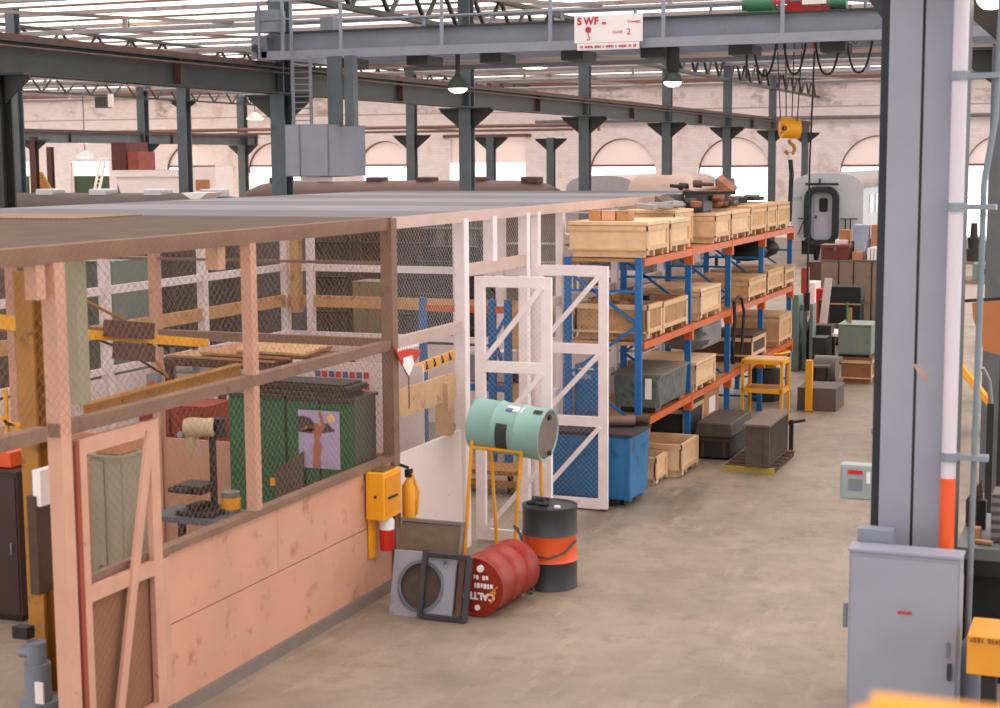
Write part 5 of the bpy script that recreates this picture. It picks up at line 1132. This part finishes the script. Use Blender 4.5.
# ================================================================== RAILWAY CARRIAGES
def carriage(x0, x1, y0, y1, zf, ztop, m_, mr, label, name='railway_carriage'):
    t = thing(name, ((x0+x1)/2,y0,0), label, 'carriage'); cx_ = (x0+x1)/2; hw = (x1-x0)/2; zs_ = ztop-.62
    prof = [(x1,zf),(x1,zs_)]
    for k in range(1,12):
        a = math.pi*k/12; prof.append((cx_+hw*math.copysign(abs(math.cos(a))**.75,math.cos(a)), zs_+(ztop-zs_)*math.sin(a)**.9))
    prof += [(x0,zs_),(x0,zf)]
    MB().prism([(p[0],y0,p[1]) for p in prof],(0,.12,0)).build('end_wall', m_, t)
    MB().prism([(p[0],y0+.12,p[1]) for p in (prof[0],prof[1],prof[-2],prof[-1])],(0,y1-y0-.12,0)).build('body', m_, t)
    rf = [(p[0],y0+.12,p[1]) for p in prof[1:-1]]
    MB().prism(rf,(0,y1-y0-.12,0)).build('roof', mr, t)
    MB().box((x0+.3,y0+.8,.45),(x1-.3,y1-.5,zf)).build('underframe', DMETAL, t)
    for yy in (y0+2, y0+4, y1-4, y1-2):
        for xx in (cx_-.75, cx_+.75): MB().cyl((xx-.06,yy,.45),(xx+.06,yy,.45),.45,18).build('wheel', DMETAL, t)
    return t
Yt = 66.; x0, x1 = -13.1, -10.12
t = carriage(x0, x1, Yt, Yt+21, 1.08, 3.9, SILV, mat('carriage_roof',(150,140,136),.6,0,.15,1), 'silver railway carriage with open gangway door facing the aisle')
g = MB(); gx0, gx1 = aY(806,200,Yt).x, aY(839,200,Yt).x; gz1 = aY(822,187,Yt).z; gz0 = 1.0
r_ = .35
def rrect(x0, x1, z0, z1, r, y):
    pts = []
    for cxx, czz, a0 in ((x1-r,z1-r,0),(x0+r,z1-r,90),(x0+r,z0+r,180),(x1-r,z0+r,270)):
        for k in range(5): a = math.radians(a0+k*22.5); pts.append((cxx+r*math.cos(a),y,czz+r*math.sin(a)))
    return pts
pts = rrect(gx0+.1,gx1-.1,gz0,gz1-.1,.35,Yt-.18); 
for a, b in zip(pts, pts[1:]+pts[:1]): g.bar(a, b, .24, .34, (0,1,0))
g.build('gangway_bellows', mat('bellows_black',(30,38,44),.7), t)
dx0, dx1, dz1 = aY(812,200,Yt).x, aY(834,200,Yt).x, aY(822,194,Yt).z
q = B((dx0,Yt-.06,1.1),(dx1,Yt-.005,dz1)).build('door', mat('door_grey',(178,180,196),.4,0,.03), t)
wx0, wx1, wz0, wz1 = front(819,198,828,212,Yt-.07); MB().prism(rrect(wx0,wx1,wz0,wz1,.1,Yt-.085),(0,.02,0)).build('door_window', BLACK, q)
B((aY(816,217,Yt).x-.03,Yt-.1,aY(816,217,Yt).z-.06),(aY(816,217,Yt).x+.05,Yt-.06,aY(816,217,Yt).z+.06)).build('door_handle', DMETAL, q)
MB().bar((dx0+.1,Yt-.075,1.1),(dx0+.1,Yt-.075,dz1),.02,.02).build('door_seam', GREY, q)
MB().bar((gx0,Yt-.2,gz1+.12),(gx1,Yt-.2,gz1+.12),.08,.1).cyl((gx0+.6,Yt-.2,gz1+.12),(gx0+.6,Yt-.2,gz1+.35),.05,8).build('gangway_hanger', DMETAL, t)
MB().bar((x0+.3,Yt-.1,1.3),(x0+.55,Yt-.1,1.9),.04).bar((x0+.3,Yt-.1,2.0),(x0+.75,Yt-.1,2.0),.05).build('left_handrail', DMETAL, t)
MB().bar((x1-.7,Yt-.1,1.3),(x1-.7,Yt-.1,2.0),.05).bar((x1-.5,Yt-.1,1.3),(x1-.5,Yt-.1,2.0),.05).bar((x1-.9,Yt-.1,2.0),(x1-.2,Yt-.1,2.0),.04).build('right_handrail', DMETAL, t)
for k in range(11): B((x1-.005,Yt+1.6+k*1.7,2.2),(x1+.02,Yt+2.6+k*1.7,3.0)).build('side_window', mat('side_glass',(92,92,96),.2), t)
MB().bar((x1+.03,Yt,3.3),(x1+.03,Yt+21,3.3),.04,.06).build('green_stripe', mat('faded_green',(130,160,140)), t)
marks('oio','marking',(x0+.12,Yt-.01,2.75),(1,0,0),(0,0,1),.16,mat('faded_green2',(130,170,160)),t)
# second carriage lying across the hall behind the rack
a_ = aY(566,190,72); b_ = aY(636,190,72)
t = carriage(a_.x, b_.x, 72., 88., 1.0, 3.75, mat('dull_silver',(176,172,180),.4,.1,.06), mat('carriage_roof_tan',(184,164,150),.6,0,.1), 'dull silver carriage end with domed roof behind the enclosure roof')
# rounded tan roof between columns (wagon at right of it)
a_, b_ = aY(632,190,54), aY(700,190,54)
tw = thing('tank_wagon', ((a_.x+b_.x)/2,54.,0), 'tan tank wagon with rounded top beside the dull silver carriage', 'wagon')
rr = 1.45; zc_ = aY(660,175,54.).z-rr
MB().lathe((a_.x,54.,zc_),(1,0,0),[(0,.001),(.02,rr*.7),(.15,rr*.95),(.3,rr),(b_.x-a_.x-.4,rr),(b_.x-a_.x-.1,rr*.8),(b_.x-a_.x,.001)],28).build('tank', mat('tank_tan',(186,164,150),.6,0,.08), tw, True)
B((a_.x+.2,53.,.7),(b_.x-.2,55.,zc_-rr*.6)).build('underframe', DMETAL, tw)
for x in (a_.x+.8, b_.x-.8): MB().cyl((x,53.2,.45),(x,53.35,.45),.45,16).cyl((x,54.65,.45),(x,54.8,.45),.45,16).build('wheel', DMETAL, tw)
# brown ventilated carriage roofs behind the cage
def lowcar(pxa, pxb, Y, ytop, label, m_=ROOFB, vents=6, vm=None, ends=1.2):
    x0 = aY(pxa,190,Y).x; x1 = aY(pxb,190,Y).x; zt_ = aY((pxa+pxb)/2,ytop,Y).z
    t = thing('railway_carriage', ((x0+x1)/2,Y+1.5,0), label, 'carriage'); n_ = 10
    pr = [(x0, Y, 1.0)]
    MB().box((x0+.4,Y,.9),(x1-.4,Y+2.9,zt_-.55)).build('body', mat('wagon_brown',(92,70,62),.7), t)
    mb_ = MB(); rows = []
    for f_, sc_ in ((0,.0),(.15,.6),(.5,.85),(1.2*ends,1.0)): rows.append((x0+f_, sc_))
    rows += [(x1-(r0-x0), sc_) for r0, sc_ in reversed(rows)]
    i = len(mb_.v)
    for xx, sc_ in rows:
        for k in range(n_+1):
            a = math.pi*k/n_; mb_.v.append((xx, Y+1.45-1.5*math.cos(a)*max(sc_,.3)**.4, zt_-.6+.6*math.sin(a)*sc_))
    for r_i in range(len(rows)-1):
        for k in range(n_): mb_.f.append((i+r_i*(n_+1)+k, i+r_i*(n_+1)+k+1, i+(r_i+1)*(n_+1)+k+1, i+(r_i+1)*(n_+1)+k))
    mb_.build('roof', m_, t, True)
    for k in range(vents):
        xx = x0+(x1-x0)*(k+.6)/vents; MB().box((xx-.3,Y+.9,zt_-.12),(xx+.3,Y+1.5,zt_+.12)).build('roof_vent', vm or m_, t, bevel=.04)
    for k in range(4): MB().cyl((x0+2+k*(x1-x0-4)/3,Y+.6,.45),(x0+2+k*(x1-x0-4)/3,Y+.75,.45),.45,14).build('wheel', DMETAL, t)
    return t
lowcar(235, 541, 48., 181, 'brown carriage roof with low vents behind the grey mesh roof')
lowcar(-60, 214, 36., 194, 'dark carriage roof with shiny round vents at far left', mat('roof_dark',(66,52,46),.7,0,.15), 5, mat('vent_alloy',(190,190,194),.35,.5,.05))
# white hopper
x0, x1, z0, z1 = front(115,170,184,195,62.)
t = thing('hopper', ((x0+x1)/2,62.,0), 'big white hopper body standing before the first arch at left', 'hopper')
MB().hexa([(x0+1,62.,.6),(x1-.2,62.,.6),(x1-.2,65.,.6),(x0+1,65.,.6),(x0,62.,z1),(x1,62.,z1),(x1,65.,z1),(x0,65.,z1)]).build('body', WHT, t)
MB().box((x0-.1,61.9,z1-.3),(x1+.1,65.1,z1)).build('rim', WHT, t)
for x in (x0+1.3, x1-.6): B((x,62.5,0),(x+.2,62.7,.6)).build('leg', STEEL, t)
x0, x1, z0, z1 = front(190,167,215,195,62.)
t = thing('white_panel_case', ((x0+x1)/2,62.,0), 'white panelled case right of the white hopper', 'case')
B((x0,62.,0),(x1,63.5,z1)).build('body', WHT, t); B((x0+.35,61.96,z0+.2),(x1-.3,62.,z0+.7)).build('pale_patch', CARD, t)
t = thing('cover', aY(212,198,45), 'white pointed cover lying beyond the mesh roof', 'cover')
q = aY(202,198,36.); q2 = aY(228,192,36.); MB().prism([(q.x,35.,q2.z),(q2.x,35.,q2.z),(q2.x-.25,35.,q.z),(q.x+.3,35.,q.z)],(0,.8,0)).build('shell', WHT, t); B((q.x+.3,35.1,0),(q2.x-.3,35.7,q.z)).build('stand', DMACH, t)
# brown machinery group near the second column row, ladder and yellow foot
x0, x1, z0, z1 = front(112,142,138,172,70.)
t = thing('wall_machinery', ((x0+x1)/2,70.,0), 'red-brown wall machinery high above the white hopper', 'machine')
B((x0,70.,z0),(x0+(x1-x0)*.55,72.,z1)).build('dark_case', mat('umber_red',(96,50,44),.6,0,.2), t); B((x0+(x1-x0)*.6,70.,z0),(x1,71.5,z1-.5)).build('red_case', mat('dull_red2',(150,74,66),.6), t); 
for x in (x0+.2, x1-.3): B((x-.1,70.3,0),(x+.1,70.5,z0)).build('leg', DGREY, t)
x0, x1, z0, z1 = front(37,172,52,200,52.)
t = thing('wall_jib', ((x0+x1)/2,52.,0), 'yellow triangular jib foot at far left beyond the mesh roof', 'bracket')
MB().prism([(x0,52.,.0),(x0,52.,z1),(x0+.25,52.,z1),(x1,52.,z0+.3),(x1,52.,0)],(0,.1,0)).build('gusset', YELD, t)
t = thing('roof_ladder', aY(100,190,80), 'pale tall ladder leaning at the far left wall', 'ladder')
a_, b_ = aY(93,196,86), aY(101,158,86); a2_, b2_ = aY(98,196,86), aY(106,158,86)
lm = MB().bar(a_, b_, .12).bar(a2_, b2_, .12)
for k in range(9): lm.bar(a_.lerp(b_, k/9), a2_.lerp(b2_, k/9), .07)
lm.bar(a_, (a_.x,a_.y,0), .12).bar(a2_, (a2_.x,a2_.y,0), .12); lm.build('ladder_frame', WHITE, t)
for k, (pa, Yp_) in enumerate((((72,96,80,112),58.),((240,96,246,108),64.))):
    q = aY((pa[0]+pa[2])/2, pa[1], Yp_)
fbox('wall_heater', (95,95,106,108), 83., .6, mat('dark_heater',(70,66,66)), 'dark fan unit on the far wall above the first arch', 'fan')
o = fbox('hanging_notice', (108,94,112,107), 50., .1, WHT, 'small white hanging notice with red mark above the left girder', 'sign')
b_ = o

# ================================================================== RIGHT SIDE: NEAR COLUMN, CABINET, PIPES
YN_ = 12.9
t = thing('near_column', (-1.55,YN_,0), 'large pale grey twin-flange column in the right foreground', 'column')
x0, x1 = aY(892,300,YN_).x, aY(955,300,YN_).x; xm_ = (x0+x1)/2
x0, x1 = -1.80, -1.27; xm_ = (x0+x1)/2
B((x0,YN_,0),(xm_-.012,YN_+.05,6.4)).build('left_flange', NEARG, t); B((xm_+.012,YN_,0),(x1,YN_+.05,6.4)).build('right_flange', NEARG, t)
B((xm_-.012,YN_+.02,0),(xm_+.012,YN_+.3,6.4)).build('web', DGREY, t)
B((x0-.07,YN_+.05,0),(x0-.0,YN_+.38,6.4)).build('side_channel', mat('channel_blue',(34,38,46)), t); B((x1,YN_+.05,0),(x1+.07,YN_+.38,6.4)).build('side_channel', mat('channel_blue',(34,38,46)), t)  # side channels darker and bluer than the flanges
MB().prism([(x0-.0,YN_+.1,5.5),(x0-.35,YN_+.1,5.98),(x0,YN_+.1,5.98)],(0,.25,0)).build('bracket', DGREY, t)
p_ = aY(926,372,YN_-.01); MB().prism([(p_.x-.12,YN_-.004,p_.z+.07),(p_.x-.05,YN_-.004,p_.z+.05),(p_.x+.04,YN_-.004,p_.z-.06),(p_.x-.02,YN_-.004,p_.z-.07)],(0,.003,0)).build('tape_mark', mat('old_tape',(176,150,130)), t)
YP = 12.75
t = thing('white_conduit', (-1.15,YP,1.5), 'thick white conduit with orange foot beside the near grey column', 'pipe')
a_, b_ = aY(966,-40,YP), aY(951,290,YP); xq = (a_.x+b_.x)/2
MB().cyl((xq,YP,1.95),(xq,YP,6.4),.058,14).build('pipe', mat('pipe_white',(212,204,214),.4,0,.03), t, True)
MB().cyl((xq,YP,0),(xq,YP,1.96),.06,14).build('orange_foot', ORB, t, True)
zb_ = [aY(955,py,YP).z for py in (76,207,457)]
for z in zb_: MB().box((x1,YP-.03,z-.02),(xq+.3,YP+.1,z+.02)).cyl((xq,YP,z-.035),(xq,YP,z+.035),.072,14).build('clamp', mat('clamp_grey',(130,140,150),.4,.2), t)
xq2 = xq+.2
t = thing('grey_conduit', (xq2,YP+.05,1.5), 'thin grey conduit right of the white one', 'pipe')
MB().tube([(xq2-.02,YP+.05,0),(xq2-.0,YP+.05,3.9),(xq2+.0,YP+.05,4.3),(xq2+.07,YP+.05,4.8),(xq2+.1,YP+.05,6.4)],.024,8).build('pipe', mat('conduit_grey',(116,130,136),.4), t, True)
t = cabinet('switch_cabinet', -1.92, -1.07, 12.2, 12.42, 1.44, NEARG, 'pale grey steel switch cabinet at the foot of the near column', 'cabinet', 1)
p_ = aY(906,613,12.18); marks('oioioi','red_lettering',(p_.x-.06,12.17,p_.z-.01),(1,0,0),(0,0,1),.026,RED,t)
MB().cyl((-1.95,12.25,.8),(-1.95,12.25,1.0),.02,8).build('hinge', GREY, t)
p_ = aY(949,672,12.16); B((p_.x-.015,12.15,p_.z-.07),(p_.x+.015,12.18,p_.z+.06)).build('handle_plate', DGREY, t)
tag(B((-1.9,12.45,0),(-1.62,12.6,1.56)).build('cable_duct', GREY, None, bevel=.005), 'grey cable duct rising behind the left side of the switch cabinet', 'duct')
# small junction box on the far side of the column
t = thing('junction_box', (-2.45,16.,1.0), 'small pale green-grey electrical box with red label left of the near column', 'box')
B((-2.63,16.,1.02),(-2.27,16.18,1.38)).build('body', mat('pale_sage',(160,172,172),.45,0,.04), t, bevel=.01); B((-2.61,15.985,1.04),(-2.31,16.,1.36)).build('door', mat('pale_sage',(160,172,172)), t)
B((-2.55,15.975,1.29),(-2.40,15.985,1.33)).build('red_label', RED, t); B((-2.54,15.978,1.12),(-2.40,15.985,1.24)).build('window', GREY, t); B((-2.36,15.975,1.2),(-2.32,15.985,1.32)).build('paper', WHT, t)
MB().cyl((-2.2,16.1,0),(-2.2,16.1,1.9),.03,8).bar((-2.28,16.1,1.2),(-2.2,16.1,1.2),.05).build('support_post', GREY, t)
q = aY(876,432,16.); B((-2.33,16.02,q.z-.03),(-2.17,16.2,q.z+.03)).build('bracket', GREY, t)
# right runway and second column
runway(-1.45, 8., 90., 'dark crane girder overhead at the top right corner', zb=5.98)
lo = lamp(-1.12, 14., 6.2, 5.82, .13, STEEL, 'warm lamp glowing under the dark girder at the top right')
lo.children[1].data.materials[0] = warm
column(-1.55, 22., 5.98, .34, 'dark grey column at the right edge of the frame', .5, m_=mat('column_dim',(96,98,102),.5))
# right-hand machines and benches
Y = 26.; zb2 = aY(985,283,Y).z
t = thing('test_bench', (-2,Y,0), 'long bench with pale green control box at the right edge', 'bench')
xb0, xb1 = aY(958,290,Y).x, aY(1015,290,Y).x
B((xb0-.3,Y,zb2-.5),(xb1,Y+1.,zb2-.02)).build('white_front', WHB, t); B((xb0-.3,Y-.02,zb2-.02),(xb1,Y+1.0,zb2+.03)).build('top', BROWN, t)
for x in (xb0-.2, xb1-.2): B((x,Y+.1,0),(x+.08,Y+.8,zb2-.5)).build('leg', DMETAL, t)
x0, x1, _, z1 = front(972,264,998,282,Y+.1)
q = thing('control_box', ((x0+x1)/2,Y+.3,zb2+.03), 'pale green control box with square black window on the bench', 'box')
B((x0,Y+.1,zb2+.035),(x1,Y+.5,z1)).build('body', LGREEN, q, bevel=.01); B((x0+.12,Y+.08,zb2+.12),(x0+.26,Y+.1,zb2+.22)).build('window', BLACK, q); B((x1-.12,Y+.085,zb2+.1),(x1-.06,Y+.1,zb2+.2)).build('dial_plate', WHT, q)
Y2 = 30.; zb3 = aY(985,262,Y2).z
t = thing('bottle_shelf', (-2.6,Y2,0), 'brown shelf carrying bottles and parts behind the test bench', 'shelf')
xs0, xs1 = aY(950,262,Y2).x, aY(1012,262,Y2).x
for z in (zb3, zb3-.3): B((xs0,Y2,z-.05),(xs1,Y2+.6,z)).build('shelf_board', mat('shelf_brown',(150,120,100)), t)
for x in (xs0+.02, xs1-.1): B((x,Y2+.05,0),(x+.06,Y2+.5,zb3)).build('side', BROWN, t)
for k, (px, h_, w_, m_, lb) in enumerate(((955,.3,.07,GREEN,'green bottle leftmost on the shelf behind the test bench'),(964,.24,.1,WHT,'white jar beside the leftmost green bottle'),(973,.7,.1,DMACH,'tall dark green machine part on the bottle shelf'),(981,.5,.12,mat('bottle_green',(60,96,76)),'green bottle right of the tall dark part'),(989,.22,.09,WHT,'white jar right of the green bottle on the shelf'),(996,.3,.09,RED,'red tin at the right end of the bottle shelf'))):
    q = aY(px,262,Y2+.2); tag(MB().lathe((q.x,Y2+.25,zb3+.003),(0,0,1),[(0,.001),(0,w_*1.5),(h_*.3,w_*1.5),(h_*.34,w_),(h_*.6,w_*1.2),(h_*.64,w_*.7),(h_,w_*.6),(h_,.001)] if px == 973 else [(0,.001),(0,w_),(h_*.6,w_),(h_*.78,w_*.4),(h_,w_*.4),(h_,.001)],16).build('bottle', m_, None, True), lb, 'bottle')
Y = 20.5; c0, c1, c2_, c3 = aY(972,303,Y), aY(1004,300,Y), aY(1004,356,Y), aY(984,351,Y)
t = thing('cut_sheet', (c0.x,Y,0), 'orange-brown cut sheet hanging under the bench at the right edge', 'panel')
c4 = aY(973,318,Y)
MB().prism([c4, c0, c1, c2_, c3],(0,.03,0)).build('sheet', mat('orange_board',(176,112,66),.7,0,.06), t); MB().bar((c1.x,Y+.03,c1.z+.02),(c0.x-.1,Y+.03,c0.z+.02),.04).bar((c1.x,Y+.03,0),(c1.x,Y+.03,c1.z),.05).build('hanger', DMETAL, t)
for k, dx_ in enumerate((0, .12)):
    a_, b_ = aY(955+dx_*20,356+6*k,20.), aY(990,408-2*k,17.5)
    tag(MB().cyl(aY(950,350+8*k,21.),aY(991,402+5*k,19.2),.028,8).build('yellow_bar', YEL, None, True), ['upper yellow lever bar slanting beyond the white conduit','lower yellow lever bar slanting beyond the white conduit'][k], 'bar')
t = thing('bar_stand', (-1.9,19.2,0), 'dark stand with chrome lever carrying the yellow bars', 'stand')
q = aY(991,405,19.2); MB().bar((q.x,19.2,0),(q.x,19.2,q.z+.02),.08).box((q.x-.2,19.,0),(q.x+.2,19.4,.04)).build('pedestal', DMETAL, t); MB().tube([(q.x,19.2,q.z),(q.x-.03,19.15,q.z+.3),(q.x-.1,19.1,q.z+.45)],.03,8).build('chrome_lever', STEEL, t, True)
q2 = aY(950,350,21.); MB().bar((q2.x,21.1,0),(q2.x,21.1,q2.z-.05),.06).build('far_leg', DMETAL, t)
Y = 13.4; ztab = aY(985,549,Y).z
t = thing('machine_table', (-1,Y,0), 'dark machine table with grey edge at the lower right', 'table')
xa_ = aY(955,560,Y).x; xb_ = aY(1030,560,Y).x
B((xa_,Y,ztab-.1),(xb_,Y+1.4,ztab)).build('top', mat('edge_grey',(104,108,104),.5,0,.1), t); B((xa_+.05,Y+.3,.0),(xb_,Y+1.3,ztab-.1)).build('opening_shade', BLACK, t); B((xa_,Y+.02,ztab-.24),(xb_,Y+.1,ztab-.1)).build('apron', DMETAL, t)  # black block stands in for the shade in the opening below the top
def mt(px, py, w_, h_, dy, m_, nm, lb, rz=0.):
    q = aY(px, 549, Y+dy); z_ = ztab+.003
    return tag(B((q.x-w_/2,Y+dy,z_),(q.x+w_/2,Y+dy+w_,z_+h_)).build(nm, m_, None, bevel=.01), lb, 'machine part')
q = thing('dark_guard_plate', (-1,Y+.8,ztab), 'dark rusty guard plate standing on the machine table', 'plate')
p0, p1, p2 = aY(966,500,Y+.8), aY(982,480,Y+.8), aY(984,545,Y+.8); MB().prism([(p0.x,Y+.8,ztab),(p0.x,Y+.8,p0.z),(p1.x,Y+.8,p1.z),(p2.x,Y+.8,ztab)],(0,.05,0)).build('plate', RUST, q)
t = thing('gear_unit', (-1,Y+.3,ztab), 'grey toothed gear unit at the right edge on the machine table', 'machine')
q0 = aY(991,530,Y+.3); MB().box((q0.x,Y+.25,ztab+.003),(q0.x+.3,Y+.6,ztab+.42)).build('housing', mat('gear_grey',(92,86,84),.5,.1,.2,8), t, bevel=.01)
g = MB()
for k in range(5): g.box((q0.x-.0,Y+.235,ztab+.05+k*.075),(q0.x+.3,Y+.25,ztab+.085+k*.075))
g.build('teeth', STEEL, t)
mt(974,549,.1,.1,.3,CARD,'tan_block','small tan block on the machine table'); mt(980,549,.08,.26,.7,DMETAL,'dark_fitting','dark fitting behind the tan block on the machine table'); mt(971,549,.1,.18,1.1,RUST,'rusty_fitting','rusty fitting at the back left of the machine table')
q = aY(983,549,Y+.2); tag(MB().cyl((q.x-.06,Y+.15,ztab+.025),(q.x+.08,Y+.12,ztab+.025),.022,10).build('copper_rod', mat('copper',(200,140,100),.4,.3), None, True), 'short copper-coloured rod lying at the front of the machine table', 'rod')
Y = 11.8; x0, x1, z0, z1 = front(966,641,1030,674,Y)
t = thing('crossbeam', ((x0+x1)/2,Y,0), 'yellow beam with dark lettering at the lower right below the machine table', 'beam')
B((x0,Y,z0),(x1,Y+.5,z1)).build('beam', mat('amber_paint',(226,152,44),.5,0,.06), t, bevel=.01)
marks('iooi oioio oi','lettering',(aY(970,655,Y-.01).x,Y-.008,z1-.05),(1,0,0),(0,0,1),.035,mat('amber_dark',(150,90,30)),t)
for x in (x0+.1, x1-.15): B((x,Y+.1,0),(x+.1,Y+.4,z0)).build('leg', DMETAL, t)
tag(MB().lathe((aY(972,635,12.6).x,12.6,0),(0,0,1),[(0,.001),(0,.12),(.62,.12),(.72,.04),(.74,.001)],18).build('gas_cylinder', GREY, None, True), 'grey cylinder top peeping out beside the switch cabinet', 'cylinder')
# out-of-focus yellow handrail right in front of the viewer
hr = thing('handrail', (-.1,1.9,3.0), 'blurred yellow handrail at the bottom right corner right before the viewer', 'handrail')
a_, b_ = aY(872,712,2.2), aY(1080,706,2.2); 
MB().cyl((a_.x,2.2,a_.z),(b_.x,2.2,a_.z),.028,14).build('rail', mat('amber_paint',(226,152,44)), hr, True)
MB().cyl((a_.x,2.2,a_.z),(a_.x,2.2,a_.z-1.0),.028,14).cyl((b_.x,2.2,a_.z),(b_.x,2.2,a_.z-1.0),.028,14).build('stanchion', mat('amber_paint',(226,152,44)), hr, True)
g_ = struct(B((-2.5,-6,a_.z-1.2),(12,2.5,a_.z-1.0)).build('floor_gallery', mat('gallery_plate',(120,110,104))))
# ================================================================== LIGHT
w_ = bpy.data.worlds.new('sky'); SC.world = w_; w_.use_nodes = True; nn = w_.node_tree.nodes
nn['Background'].inputs[0].default_value = (.96, .98, 1, 1); nn['Background'].inputs[1].default_value = 1.75
sd = bpy.data.lights.new('sun','SUN'); sd.energy = 9; sd.angle = .03; sd.color = (1,.98,.98); so = bpy.data.objects.new('sun', sd); COL.objects.link(so); so.rotation_euler = (math.radians(14), math.radians(8), 0)
vs = SC.view_settings; SC.display_settings.display_device = 'sRGB'; vs.view_transform = 'Standard'; vs.look = 'None'; vs.gamma = 1; vs.use_curve_mapping = False; vs.exposure = 0.08
SC.cycles.use_denoising = True; SC.cycles.max_bounces = 6; SC.cycles.diffuse_bounces = 4; SC.cycles.caustics_reflective = False; SC.cycles.caustics_refractive = False
